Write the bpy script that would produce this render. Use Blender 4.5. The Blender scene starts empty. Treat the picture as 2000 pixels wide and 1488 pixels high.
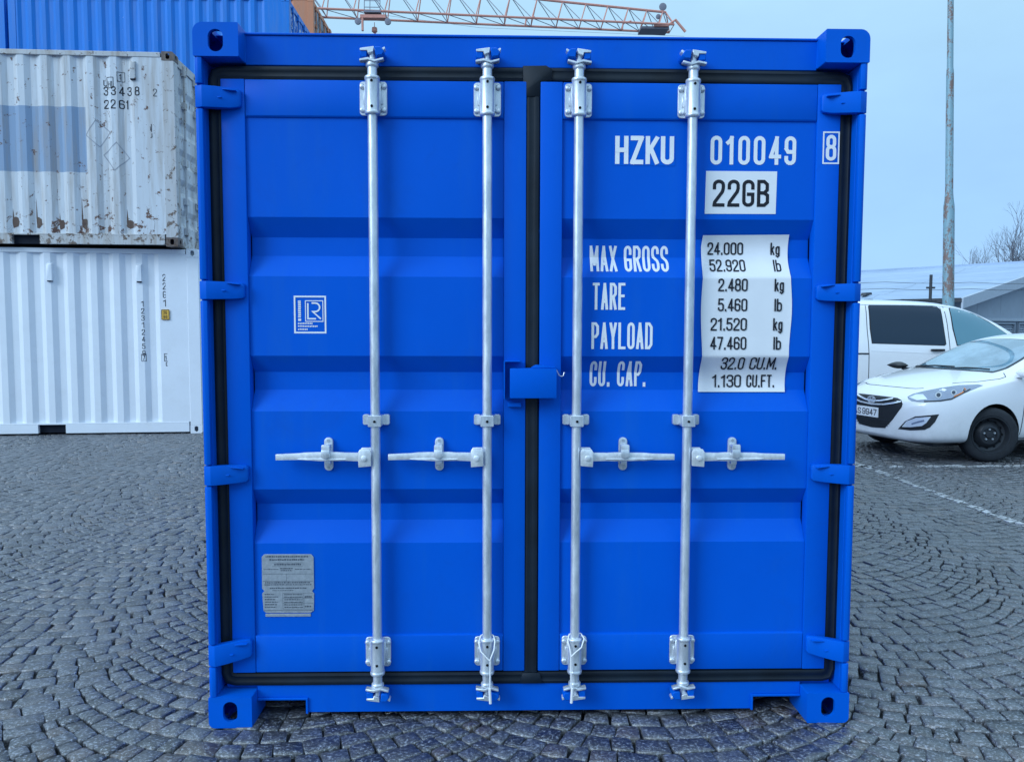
import bpy, bmesh, math, random
from math import sin, cos, pi, radians, sqrt, atan2, hypot
from mathutils import Vector, Matrix
from mathutils.geometry import tessellate_polygon
from mathutils.bvhtree import BVHTree

scn = bpy.context.scene
COL = scn.collection
random.seed(7)

# ------------------------------------------------------------------ camera
cam_d = bpy.data.cameras.new('camera')
cam_d.sensor_width = 36.0
cam_d.lens = 1550.0 / 2000.0 * 36.0
cam_d.clip_start = 0.05
cam_d.clip_end = 3000.0
cam = bpy.data.objects.new('camera', cam_d)
COL.objects.link(cam)
CAM = Vector((-0.1448, -2.9244, 1.5126))
YAW, PIT, ROL = 0.0227925, -0.0678201, 0.0025273
_f = Vector((sin(YAW) * cos(PIT), cos(YAW) * cos(PIT), sin(PIT)))
_r = Vector((cos(YAW), -sin(YAW), 0.0))
_u = _r.cross(_f)
_r2 = cos(ROL) * _r + sin(ROL) * _u
_u2 = -sin(ROL) * _r + cos(ROL) * _u
cam.matrix_world = Matrix(((_r2.x, _u2.x, -_f.x, CAM.x), (_r2.y, _u2.y, -_f.y, CAM.y),
                           (_r2.z, _u2.z, -_f.z, CAM.z), (0, 0, 0, 1)))
scn.camera = cam

# ------------------------------------------------------------------ light
SUN_EL, SUN_AZ = radians(30), radians(234)      # azimuth measured clockwise from +y: the glow sits behind and left of the viewer
world = bpy.data.worlds.new('World')
scn.world = world
world.use_nodes = True
wn, wl = world.node_tree.nodes, world.node_tree.links
wn.clear()
w_out = wn.new('ShaderNodeOutputWorld')
w_bg = wn.new('ShaderNodeBackground')
w_bg.inputs['Strength'].default_value = 0.1
sky = wn.new('ShaderNodeTexSky')
sky.sky_type = 'NISHITA'
sky.sun_disc = False
sky.sun_elevation = SUN_EL
sky.sun_rotation = SUN_AZ
sky.air_density = 1.0
sky.dust_density = 1.0
# a thin even cloud sheet over the clear sky: pale overhead, a little bluer towards the horizon, soft mottling
tc = wn.new('ShaderNodeTexCoord')
sep = wn.new('ShaderNodeSeparateXYZ')
wl.new(tc.outputs['Generated'], sep.inputs[0])
ramp = wn.new('ShaderNodeValToRGB')
ramp.color_ramp.elements[0].position = 0.0
ramp.color_ramp.elements[0].color = (0.25, 0.52, 1.0, 1)
ramp.color_ramp.elements[1].position = 0.36
ramp.color_ramp.elements[1].color = (0.47, 0.77, 1.0, 1)
_e = ramp.color_ramp.elements.new(1.0)
_e.color = (1.05, 1.45, 1.80, 1)
wl.new(sep.outputs['Z'], ramp.inputs[0])
nz = wn.new('ShaderNodeTexNoise')
nz.inputs['Scale'].default_value = 2.6
nz.inputs['Detail'].default_value = 5
nz.inputs['Roughness'].default_value = 0.55
mp = wn.new('ShaderNodeMapping')
mp.inputs['Scale'].default_value = (1, 1, 2.4)
wl.new(tc.outputs['Generated'], mp.inputs[0])
wl.new(mp.outputs[0], nz.inputs['Vector'])
nr = wn.new('ShaderNodeMapRange')
nr.inputs['From Min'].default_value = 0.3
nr.inputs['From Max'].default_value = 0.7
nr.inputs['To Min'].default_value = 6.0
nr.inputs['To Max'].default_value = 7.1
wl.new(nz.outputs['Fac'], nr.inputs['Value'])
cl = wn.new('ShaderNodeVectorMath'); cl.operation = 'SCALE'
wl.new(ramp.outputs['Color'], cl.inputs[0])
wl.new(nr.outputs['Result'], cl.inputs['Scale'])
mx = wn.new('ShaderNodeMix'); mx.data_type = 'RGBA'
mx.inputs['Factor'].default_value = 0.85
wl.new(sky.outputs['Color'], mx.inputs['A'])
wl.new(cl.outputs[0], mx.inputs['B'])
wl.new(mx.outputs['Result'], w_bg.inputs['Color'])
wl.new(w_bg.outputs[0], w_out.inputs['Surface'])

sun_d = bpy.data.lights.new('sun', 'SUN')
sun_d.energy = 1.4
sun_d.angle = radians(30)
sun_d.color = (0.66, 0.82, 1.0)
sun = bpy.data.objects.new('sun', sun_d)
COL.objects.link(sun)
_to = Vector((sin(SUN_AZ) * cos(SUN_EL), cos(SUN_AZ) * cos(SUN_EL), sin(SUN_EL)))
sun.rotation_euler = _to.to_track_quat('Z', 'Y').to_euler()
sun.location = _to * 50

vs = scn.view_settings
vs.view_transform = 'Standard'
vs.look = 'None'
vs.exposure = 0.7
vs.gamma = 1.0
vs.use_curve_mapping = False

# ------------------------------------------------------------------ materials
class NB:
    """tiny node helper"""
    def __init__(self, name):
        self.m = bpy.data.materials.new(name); self.m.use_nodes = True
        self.n = self.m.node_tree.nodes; self.l = self.m.node_tree.links
        self.p = self.n['Principled BSDF']
        g = self.n.new('ShaderNodeNewGeometry'); self.pos = g.outputs['Position']; self.geo = g
        self.obj = self.n.new('ShaderNodeTexCoord').outputs['Object']
    def lk(self, a, b): self.l.new(a, b)
    def val(self, sock, v):
        if hasattr(v, 'is_output'): self.l.new(v, sock)
        else: sock.default_value = v
    def noise(self, scale, detail=4, rough=.55, vec=None, stretch=None, dist=0):
        t = self.n.new('ShaderNodeTexNoise'); t.inputs['Scale'].default_value = scale
        t.inputs['Detail'].default_value = detail; t.inputs['Roughness'].default_value = rough
        t.inputs['Distortion'].default_value = dist
        v = vec or self.obj
        if stretch:
            q = self.n.new('ShaderNodeMapping'); q.inputs['Scale'].default_value = stretch
            self.l.new(v, q.inputs[0]); v = q.outputs[0]
        self.l.new(v, t.inputs['Vector']); return t.outputs['Fac']
    def vor(self, scale, feature='F1', vec=None, out='Distance', rnd=1.0, stretch=None):
        t = self.n.new('ShaderNodeTexVoronoi'); t.feature = feature; t.inputs['Scale'].default_value = scale
        t.inputs['Randomness'].default_value = rnd
        v = vec or self.obj
        if stretch:
            q = self.n.new('ShaderNodeMapping'); q.inputs['Scale'].default_value = stretch
            self.l.new(v, q.inputs[0]); v = q.outputs[0]
        self.l.new(v, t.inputs['Vector']); return t.outputs[out]
    def rng(self, v, a, b, c=0., d=1., smooth=False):
        t = self.n.new('ShaderNodeMapRange'); self.l.new(v, t.inputs['Value'])
        if smooth: t.interpolation_type = 'SMOOTHSTEP'
        for k, x in zip(('From Min', 'From Max', 'To Min', 'To Max'), (a, b, c, d)): t.inputs[k].default_value = x
        return t.outputs['Result']
    def math(self, op, a, b=0.0, c=None):
        t = self.n.new('ShaderNodeMath'); t.operation = op
        self.val(t.inputs[0], a); self.val(t.inputs[1], b)
        if c is not None: self.val(t.inputs[2], c)
        return t.outputs[0]
    def mix(self, f, a, b):
        t = self.n.new('ShaderNodeMix'); t.data_type = 'RGBA'
        self.val(t.inputs['Factor'], f)
        for k, v in (('A', a), ('B', b)):
            if hasattr(v, 'is_output'): self.l.new(v, t.inputs[k])
            else: t.inputs[k].default_value = (*v[:3], 1)
        return t.outputs['Result']
    def sepx(self, v=None):
        t = self.n.new('ShaderNodeSeparateXYZ'); self.l.new(v or self.obj, t.inputs[0]); return t.outputs
    def attr(self, name):
        t = self.n.new('ShaderNodeAttribute'); t.attribute_name = name; return t.outputs['Fac']
    def bump(self, h, strength=.3, dist=.01, prev=None):
        t = self.n.new('ShaderNodeBump'); t.inputs['Strength'].default_value = strength
        t.inputs['Distance'].default_value = dist; self.l.new(h, t.inputs['Height'])
        if prev: self.l.new(prev, t.inputs['Normal'])
        self.l.new(t.outputs[0], self.p.inputs['Normal']); return t.outputs[0]
    def set(self, color=None, rough=None, metal=None, spec=None, coat=None):
        for k, v in (('Base Color', color), ('Roughness', rough), ('Metallic', metal), ('Specular IOR Level', spec), ('Coat Weight', coat)):
            if v is None: continue
            s = self.p.inputs[k]
            if hasattr(v, 'is_output'): self.l.new(v, s)
            elif k == 'Base Color': s.default_value = (*v, 1)
            else: s.default_value = v
        return self

M = {}
def paint(name, col, rough=.4, var=.06, dirt=None, dirt_amt=0., scale=1.5, spec=.5, bump=.15, coat=0., vec='obj'):
    b = NB(name)
    v = b.obj
    n1 = b.noise(scale, 5, .6, v); n2 = b.noise(scale * 14, 4, .6, v)
    c = b.mix(b.rng(n1, .3, .7), tuple(x * (1 - var) for x in col), tuple(min(1, x * (1 + var)) for x in col))
    if dirt:
        f = b.math('MULTIPLY', b.rng(b.noise(scale * 3, 8, .7, v), .5, .75), dirt_amt)
        c = b.mix(f, c, dirt)
    b.set(c, b.rng(n2, .3, .7, rough * .85, rough * 1.15), 0, spec, coat)
    if bump: b.bump(b.noise(160, 2, .5, v), bump, .0006, b.bump(b.noise(2.2, 2, .4, v), .35, .006))
    M[name] = b.m; return b

def plain(name, col, rough=.5, metal=0., spec=.5, bump=0., bs=60, var=.08):
    b = NB(name)
    n = b.noise(bs * .2, 5, .6)
    c = b.mix(b.rng(n, .3, .7), tuple(x * (1 - var) for x in col), tuple(min(1, x * (1 + var)) for x in col))
    b.set(c, rough, metal, spec)
    if bump: b.bump(b.noise(bs, 4, .6), bump, .002)
    M[name] = b.m; return b

paint('blue_paint', (0.0, 0.104, 0.60), .45, .06, (0.004, 0.10, .42), .35, 1.1, .05)
# dusty run-off and hand marks on the doors, tiny white chips
b = NB('blue_door')
_n = b.noise(1.1, 5, .6); _st = b.noise(9, 7, .7, stretch=(1, 1, .10)); _sm = b.noise(3.4, 7, .72, dist=.8); _ch = b.noise(95, 4, .8)
_c = b.mix(b.rng(_n, .3, .7), (0.0, .094, .56), (0.0, .108, .625))
_c = b.mix(b.math('MULTIPLY', b.rng(_st, .52, .74), .30), _c, (.012, .135, .50))
_c = b.mix(b.math('MULTIPLY', b.rng(_sm, .56, .72), .22), _c, (.004, .075, .40))
_c = b.mix(b.math('MULTIPLY', b.rng(_ch, .765, .78), .7), _c, (.30, .42, .62))
b.set(_c, b.math('ADD', b.rng(_sm, .3, .7, .30, .52), b.math('MULTIPLY', b.rng(_st, .5, .75), .1)), 0, .09)
b.bump(b.noise(160, 2, .5), .15, .0006, b.bump(b.noise(2.2, 2, .4), .45, .010))
M['blue_door'] = b.m
# pale scuffs and rubbed spots on the near container's paint
b = paint('blue_scuffed', (0.0, 0.106, 0.60), .42, .07, (0.006, 0.10, .42), .4, 1.1, .08)
_c = b.p.inputs['Base Color'].links[0].from_socket
_s = b.rng(b.noise(34, 7, .75, dist=.6), .69, .73)
b.set(color=b.mix(b.math('MULTIPLY', _s, .5), _c, (.16, .30, .62)))
plain('rubber', (0.005, 0.012, 0.022), .55, 0, .3, .4, 30, .4)
b = NB('galvanised')
_n = b.vor(70, 'F1', out='Color'); _n2 = b.noise(26, 6, .7, stretch=(1, 1, .35)); _n3 = b.noise(11, 6, .75, stretch=(1, 1, .3))
_c = b.mix(b.rng(_n2, .35, .72), (.56, .61, .66), (.86, .90, .94))
_c = b.mix(b.math('MULTIPLY', b.rng(_n3, .56, .70), .55), _c, (.34, .38, .42))
b.set(_c, b.rng(_n2, .3, .75, .28, .50), .6, .5)
b.bump(_n2, .4, .0015)
M['galvanised'] = b.m
b = NB('galvanised_bright')
_n2 = b.noise(40, 6, .7)
b.set(b.mix(b.rng(_n2, .35, .72), (.66, .69, .72), (.93, .96, .98)), b.rng(_n2, .3, .75, .26, .45), .45, .5)
b.bump(_n2, .4, .002)
M['galvanised_bright'] = b.m
plain('hole_dark', (0.004, 0.005, 0.008), .8, 0, .2)
plain('white_print', (.80, .82, .84), .45, 0, .4, 0, 60, .04)
plain('black_print', (0.012, 0.013, 0.02), .5, 0, .3, 0, 60, .1)
b = plain('sticker_white', (.78, .80, .83), .42, 0, .45, .25, 12, .05)
b = NB('plate_metal')
_n = b.noise(60, 6, .7); b.set(b.mix(b.rng(_n, .35, .7), (.36, .40, .44), (.52, .56, .60)), .42, .55, .5); b.bump(_n, .2, .001)
M['plate_metal'] = b.m
plain('plate_ink', (.10, .12, .15), .5, .2, .4)
plain('cable_white', (.85, .86, .86), .4, 0, .5)
plain('sign_yellow', (.72, .42, .06), .5)

# ------------------------------------------------------------------ mesh helpers
class MB:
    def __init__(s): s.v = []; s.f = []
    def add(s, vs_, fs_):
        k = len(s.v); s.v += [tuple(p) for p in vs_]; s.f += [[i + k for i in f] for f in fs_]; return s
    def box(s, x0, x1, y0, y1, z0, z1):
        return s.add([(x0, y0, z0), (x1, y0, z0), (x1, y1, z0), (x0, y1, z0), (x0, y0, z1), (x1, y0, z1), (x1, y1, z1), (x0, y1, z1)],
                     [(0, 3, 2, 1), (4, 5, 6, 7), (0, 1, 5, 4), (1, 2, 6, 5), (2, 3, 7, 6), (3, 0, 4, 7)])
    def prism(s, pts, a0, a1, ax='y'):
        """extrude a 2-D outline: ax y -> pts are (x,z), ax x -> (y,z), ax z -> (x,y)"""
        n = len(pts)
        def P(p, a): return (p[0], a, p[1]) if ax == 'y' else (a, p[0], p[1]) if ax == 'x' else (p[0], p[1], a)
        vs_ = [P(p, a0) for p in pts] + [P(p, a1) for p in pts]
        fs = [list(range(n)), list(range(2 * n - 1, n - 1, -1))] + [(i, (i + 1) % n, n + (i + 1) % n, n + i) for i in range(n)]
        return s.add(vs_, fs)
    def cyl(s, p0, p1, r, n=14, r2=None, cap=True):
        p0, p1 = Vector(p0), Vector(p1); r2 = r if r2 is None else r2
        d = (p1 - p0).normalized(); a = d.orthogonal().normalized(); c = d.cross(a)
        vs_ = [p0 + r * (cos(2 * pi * i / n) * a + sin(2 * pi * i / n) * c) for i in range(n)] + \
              [p1 + r2 * (cos(2 * pi * i / n) * a + sin(2 * pi * i / n) * c) for i in range(n)]
        fs = [(i, (i + 1) % n, n + (i + 1) % n, n + i) for i in range(n)]
        if cap: fs += [list(range(n))[::-1], list(range(n, 2 * n))]
        return s.add(vs_, fs)
    def lathe(s, prof, c, n=20, ax='z'):
        """prof: list of (r, h)"""
        vs_ = []
        for r, h in prof:
            for i in range(n):
                t = 2 * pi * i / n; a, b_ = r * cos(t), r * sin(t)
                if ax == 'z': vs_.append((c[0] + a, c[1] + b_, c[2] + h))
                elif ax == 'y': vs_.append((c[0] + a, c[1] + h, c[2] + b_))
                else: vs_.append((c[0] + h, c[1] + a, c[2] + b_))
        fs = []
        for k in range(len(prof) - 1):
            for i in range(n):
                j = (i + 1) % n; fs.append((k * n + i, k * n + j, (k + 1) * n + j, (k + 1) * n + i))
        fs += [list(range(n))[::-1], [(len(prof) - 1) * n + i for i in range(n)]]
        return s.add(vs_, fs)
    def tube(s, path, r, n=8, r_end=None, cap=True):
        path = [Vector(p) for p in path]; m = len(path); vs_ = []
        up = None
        for i, p in enumerate(path):
            d = (path[min(i + 1, m - 1)] - path[max(i - 1, 0)]).normalized()
            if up is None: up = d.orthogonal().normalized()
            up = (up - d * up.dot(d)).normalized(); q = d.cross(up)
            rr = r if r_end is None else r + (r_end - r) * i / (m - 1)
            vs_ += [p + rr * (cos(2 * pi * k / n) * up + sin(2 * pi * k / n) * q) for k in range(n)]
        fs = []
        for i in range(m - 1):
            for k in range(n):
                j = (k + 1) % n; fs.append((i * n + k, i * n + j, (i + 1) * n + j, (i + 1) * n + k))
        if cap: fs += [list(range(n))[::-1], [(m - 1) * n + k for k in range(n)]]
        return s.add(vs_, fs)
    def plate_hole(s, outer, hole, back=None):
        """flat ring: outer and hole are 3-D loops; BACK: vector along which the hole's wall runs"""
        tr = tessellate_polygon([[Vector(p) for p in outer], [Vector(p) for p in hole]])
        pts = [tuple(p) for p in outer] + [tuple(p) for p in hole]
        s.add(pts, [tuple(t) for t in tr])
        if back:
            bk = Vector(back); n = len(hole)
            s.add([tuple(p) for p in hole] + [tuple(Vector(p) + bk) for p in hole], [(i, (i + 1) % n, n + (i + 1) % n, n + i) for i in range(n)])
        return s
    def mesh(s, name, bevel=0., seg=1, smooth=35., weld=False, recalc=True, flip=False):
        bm = bmesh.new(); vv = [bm.verts.new(p) for p in s.v]
        for f in s.f:
            try: bm.faces.new([vv[i] for i in f])
            except ValueError: pass
        if weld: bmesh.ops.remove_doubles(bm, verts=bm.verts, dist=1e-5)
        if recalc: bmesh.ops.recalc_face_normals(bm, faces=bm.faces)
        if bevel:
            ed = [e for e in bm.edges if len(e.link_faces) == 2 and e.calc_face_angle(0) > radians(30)]
            bmesh.ops.bevel(bm, geom=ed, offset=bevel, segments=seg, affect='EDGES', profile=.5, clamp_overlap=True)
        if smooth:
            for f in bm.faces: f.smooth = True
            for e in bm.edges:
                if len(e.link_faces) != 2 or e.calc_face_angle(0) > radians(smooth): e.smooth = False
        me = bpy.data.meshes.new(name); bm.to_mesh(me); bm.free(); return me
    def build(s, name, mat, parent=None, **k):
        return link(name, s.mesh(name, **k), mat, parent)

def link(name, me, mat, parent=None):
    o = bpy.data.objects.new(name, me); COL.objects.link(o)
    if mat is not None and not me.materials: me.materials.append(M[mat] if isinstance(mat, str) else mat)
    if parent is not None: o.parent = parent
    return o
def thing(name, label, cat, loc=(0, 0, 0), rz=0., group=None):
    o = bpy.data.objects.new(name, None); COL.objects.link(o); o.empty_display_size = .2
    o.location = loc; o.rotation_euler = (0, 0, rz); tag(o, label, cat, group); return o
def tag(o, label, cat, group=None):
    o['label'] = label; o['category'] = cat
    if group: o['group'] = group
    return o
def copy_tree(o, parent=None):
    c = o.copy(); COL.objects.link(c); c.parent = parent
    for ch in list(o.children): copy_tree(ch, c)
    return c
def rrect(x0, x1, z0, z1, r, n=5):
    """rounded rectangle, r one radius or four (x0z0, x1z0, x1z1, x0z1)"""
    rs = r if isinstance(r, (tuple, list)) else (r,) * 4
    out = []
    for (cx, cz, a0, q) in ((x0 + rs[0], z0 + rs[0], pi, rs[0]), (x1 - rs[1], z0 + rs[1], 1.5 * pi, rs[1]),
                            (x1 - rs[2], z1 - rs[2], 0, rs[2]), (x0 + rs[3], z1 - rs[3], .5 * pi, rs[3])):
        if q < 1e-5: out.append((cx, cz)); continue
        for k in range(n + 1):
            a = a0 + .5 * pi * k / n; out.append((cx + q * cos(a), cz + q * sin(a)))
    return out
def oval(cx, cz, w, h, n=8):
    return rrect(cx - w / 2, cx + w / 2, cz - h / 2, cz + h / 2, min(w, h) / 2 * .98, n)

# ------------------------------------------------------------------ a narrow stroke alphabet (painted and stuck-on lettering)
def _arc(cx, cy, rx, ry, a0, a1, n=7):
    return [(cx + rx * cos(a0 + (a1 - a0) * k / n), cy + ry * sin(a0 + (a1 - a0) * k / n)) for k in range(n + 1)]
W_ = .36; R_ = W_ / 2; RY = .16
def _ta(): return _arc(R_, 1 - RY, R_, RY, pi, 0)
def _ba(): return _arc(R_, RY, R_, RY, 0, -pi)
GLYPH = {
 '0': [('c', _ta() + _ba())], 'O': [('c', _ta() + _ba())],
 '1': [('o', [(.0, .8), (.10, .88), (.17, 1.0), (.17, 0)])],
 '2': [('o', [(0, .72)] + _ta() + [(W_, .70), (W_ * .9, .56), (0.02, .12), (0, 0), (W_, 0)])],
 '3': [('o', [(0, .78)] + _ta() + [(W_, .68), (W_ * .75, .54), (W_ * .35, .53)]), ('o', [(W_ * .6, .53), (W_, .40)] + _ba() + [(0, .22)])],
 '4': [('o', [(W_ * .72, 0), (W_ * .72, 1), (0, .26), (W_ * 1.08, .26)])],
 '5': [('o', [(W_ * .95, 1), (.04, 1), (.02, .56), (W_ * .3, .62), (W_ * .7, .62), (W_, .50)] + _ba() + [(0, .22)])],
 '6': [('o', [(W_, .78)] + _ta()[::-1] + _ba()[::-1] + [(W_, .40)]), ('o', [(W_, .44), (W_ * .78, .55), (0, .55)])],
 '7': [('o', [(0, 1), (W_, 1), (W_ * .35, 0)])],
 '8': [('c', _arc(R_, .86, R_ * .9, .14, pi, 0) + _arc(R_, .67, R_ * .9, .13, 0, -pi)), ('c', _arc(R_, .40, R_, .14, pi, 0) + _arc(R_, .15, R_, .15, 0, -pi))],
 '9': [('o', [(0, .22)] + _ba()[::-1] + _ta()[::-1] + [(0, .62)]), ('o', [(0, .56), (W_ * .22, .45), (W_, .45)])],
 'A': [('o', [(0, 0), (R_, 1)]), ('o', [(W_, 0), (R_, 1)]), ('o', [(W_ * .2, .28), (W_ * .8, .28)])],
 'B': [('c', [(0, 0), (0, 1), (W_ * .6, 1), (W_ * .95, .88), (W_ * .95, .64), (W_ * .6, .52), (W_, .42), (W_, .12), (W_ * .65, 0)]), ('o', [(0, .52), (W_ * .6, .52)])],
 'C': [('o', [(W_, .70)] + _ta()[::-1] + _ba()[::-1] + [(W_, .30)])],
 'D': [('c', [(0, 0), (0, 1), (W_ * .55, 1), (W_, .86), (W_, .14), (W_ * .55, 0)])],
 'E': [('o', [(W_, 1), (0, 1), (0, 0), (W_, 0)]), ('o', [(0, .52), (W_ * .85, .52)])],
 'F': [('o', [(W_, 1), (0, 1), (0, 0)]), ('o', [(0, .52), (W_ * .85, .52)])],
 'G': [('o', [(W_, .72)] + _ta()[::-1] + _ba()[::-1] + [(W_, .46), (W_ * .5, .46)])],
 'H': [('o', [(0, 0), (0, 1)]), ('o', [(W_, 0), (W_, 1)]), ('o', [(0, .5), (W_, .5)])],
 'I': [('o', [(0, 0), (0, 1)])],
 'K': [('o', [(0, 0), (0, 1)]), ('o', [(W_, 1), (.03, .42)]), ('o', [(W_ * .35, .56), (W_, 0)])],
 'L': [('o', [(0, 1), (0, 0), (W_, 0)])],
 'M': [('o', [(0, 0), (0, 1), (W_ * .6, .25), (W_ * 1.2, 1), (W_ * 1.2, 0)])],
 'P': [('o', [(0, 0), (0, 1)]), ('o', [(0, 1), (W_ * .6, 1), (W_, .88), (W_, .58), (W_ * .6, .46), (0, .46)])],
 'R': [('o', [(0, 0), (0, 1)]), ('o', [(0, 1), (W_ * .6, 1), (W_, .88), (W_, .60), (W_ * .6, .49), (0, .49)]), ('o', [(W_ * .5, .49), (W_, 0)])],
 'S': [('o', [(W_, .76)] + _ta()[::-1] + [(0, .70), (W_ * .15, .58), (W_ * .85, .42), (W_, .30)] + _ba() + [(0, .24)])],
 'T': [('o', [(0, 1), (W_, 1)]), ('o', [(R_, 1), (R_, 0)])],
 'U': [('o', [(0, 1), (0, RY)] + _ba()[::-1][1:] + [(W_, 1)])],
 'X': [('o', [(0, 0), (W_, 1)]), ('o', [(0, 1), (W_, 0)])],
 'Y': [('o', [(0, 1), (R_, .45), (R_, 0)]), ('o', [(W_, 1), (R_, .45)])],
 'Z': [('o', [(0, 1), (W_, 1), (0, 0), (W_, 0)])],
 'k': [('o', [(0, 0), (0, 1)]), ('o', [(W_ * .9, .68), (.02, .30)]), ('o', [(W_ * .35, .42), (W_ * .95, 0)])],
 'g': [('c', _arc(R_, .52, R_, .16, pi, 0) + _arc(R_, .18, R_, .16, 0, -pi)), ('o', [(W_, .68), (W_, -.1), (R_, -.24), (0, -.14)])],
 'l': [('o', [(0, 0), (0, 1)])],
 'b': [('o', [(0, 0), (0, 1)]), ('c', _arc(R_, .52, R_, .16, pi, 0) + _arc(R_, .16, R_, .16, 0, -pi))],
 '.': [('o', [(0.02, -.02), (0.02, .07)])], ',': [('o', [(0.04, .06), (0.0, -.09)])], '-': [('o', [(0, .45), (W_ * .6, .45)])],
}
ADV = {'1': .22, 'M': W_ * 1.2, '.': .05, ',': .05, 'I': 0.0, 'l': 0., ' ': .16, '-': W_ * .6}
def ribbon(path, t, closed):
    n = len(path); L, Rr = [], []
    for i, p in enumerate(path):
        a = path[(i - 1) % n] if closed or i else None
        c = path[(i + 1) % n] if closed or i < n - 1 else None
        def nrm(u, v):
            dx, dy = v[0] - u[0], v[1] - u[1]; q = hypot(dx, dy) or 1; return (-dy / q, dx / q)
        if a is None: m, k = nrm(p, c), 1.0
        elif c is None: m, k = nrm(a, p), 1.0
        else:
            n1, n2 = nrm(a, p), nrm(p, c); mx_, my_ = n1[0] + n2[0], n1[1] + n2[1]; q = hypot(mx_, my_) or 1
            m = (mx_ / q, my_ / q); k = 1 / max(.45, m[0] * n1[0] + m[1] * n1[1])
        L.append((p[0] + m[0] * k * t / 2, p[1] + m[1] * k * t / 2)); Rr.append((p[0] - m[0] * k * t / 2, p[1] - m[1] * k * t / 2))
    vs_ = L + Rr
    fs = [(i, (i + 1) % n, n + (i + 1) % n, n + i) for i in range(n if closed else n - 1)]
    return vs_, fs
def split_sharp(path, closed):
    """break a stroke where it doubles back, so a ribbon never overlaps itself"""
    if closed: return [('c', path)]
    out, cur = [], [path[0]]
    for i in range(1, len(path) - 1):
        cur.append(path[i]); a, p, c = path[i - 1], path[i], path[i + 1]
        u = (p[0] - a[0], p[1] - a[1]); v = (c[0] - p[0], c[1] - p[1])
        if (u[0] * v[0] + u[1] * v[1]) / ((hypot(*u) * hypot(*v)) or 1) < -.17: out.append(('o', cur)); cur = [path[i]]
    cur.append(path[-1]); out.append(('o', cur)); return out
def text2d(txt, width, height, thick, gap=.16):
    """flat lettering filling WIDTH x HEIGHT metres; THICK: stroke, GAP: clear space between letters over the height. -> verts (u, v, layer), faces"""
    g = gap * height; sp = .22 * height
    units = sum(ADV.get(c, W_) for c in txt if c != ' '); n = len(txt.replace(' ', ''))
    s = (width - n * thick - (n - 1) * g - txt.count(' ') * sp) / max(units, 1e-6) if units else 0
    x = thick / 2; vs_, fs_ = [], []
    for ch in txt:
        if ch == ' ': x += sp; continue
        li = 0
        for k, path in GLYPH[ch]:
            full = [(x + px * s, py * (height - thick) + thick / 2) for px, py in path]
            for kk, pth in split_sharp(full, k == 'c'):
                pth = list(pth)
                if kk == 'o':
                    for e, q in ((0, 1), (-1, -2)):
                        dx, dy = pth[e][0] - pth[q][0], pth[e][1] - pth[q][1]; d = hypot(dx, dy) or 1
                        pth[e] = (pth[e][0] + dx / d * thick * .45, pth[e][1] + dy / d * thick * .45)
                v, f = ribbon(pth, thick, kk == 'c'); b0 = len(vs_)
                vs_ += [(p[0], min(height, max(-height * .3, p[1])), li) for p in v]; fs_ += [[i + b0 for i in q] for q in f]; li += 1
        x += ADV.get(ch, W_) * s + thick + g
    return vs_, fs_
def frame2d(w, h, t):
    v = [(0, 0), (w, 0), (w, h), (0, h), (t, t), (w - t, t), (w - t, h - t), (t, h - t)]
    return [(*p, 0) for p in v], [(0, 1, 5, 4), (1, 2, 6, 5), (2, 3, 7, 6), (3, 0, 4, 7)]
def lettering(name, parts, mat, parent, surf, cuts=(), off=.0012, cutx=()):
    """PARTS: list of (verts, faces, x0, z0) laid on the surface y = surf(x, z), cut at the heights CUTS where that surface folds"""
    bm = bmesh.new()
    for vs_, fs_, x0, z0 in parts:
        vv = [bm.verts.new((x0 + p[0], 0, z0 + p[1])) for p in vs_]
        lay = {v: p[2] for v, p in zip(vv, vs_)}
        for f in fs_:
            try: bm.faces.new([vv[i] for i in f])
            except ValueError: pass
        for v, l_ in lay.items(): v.co.y = -l_ * .0003
    for z in cuts: bmesh.ops.bisect_plane(bm, geom=bm.verts[:] + bm.edges[:] + bm.faces[:], plane_co=(0, 0, z), plane_no=(0, 0, 1), dist=1e-6)
    for x in cutx: bmesh.ops.bisect_plane(bm, geom=bm.verts[:] + bm.edges[:] + bm.faces[:], plane_co=(x, 0, 0), plane_no=(1, 0, 0), dist=1e-6)
    for v in bm.verts: v.co.y += surf(v.co.x, v.co.z) - off
    bmesh.ops.recalc_face_normals(bm, faces=bm.faces)
    for f in bm.faces:
        if f.normal.y > 0: f.normal_flip()
    me = bpy.data.meshes.new(name); bm.to_mesh(me); bm.free()
    return link(name, me, mat, parent)
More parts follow.
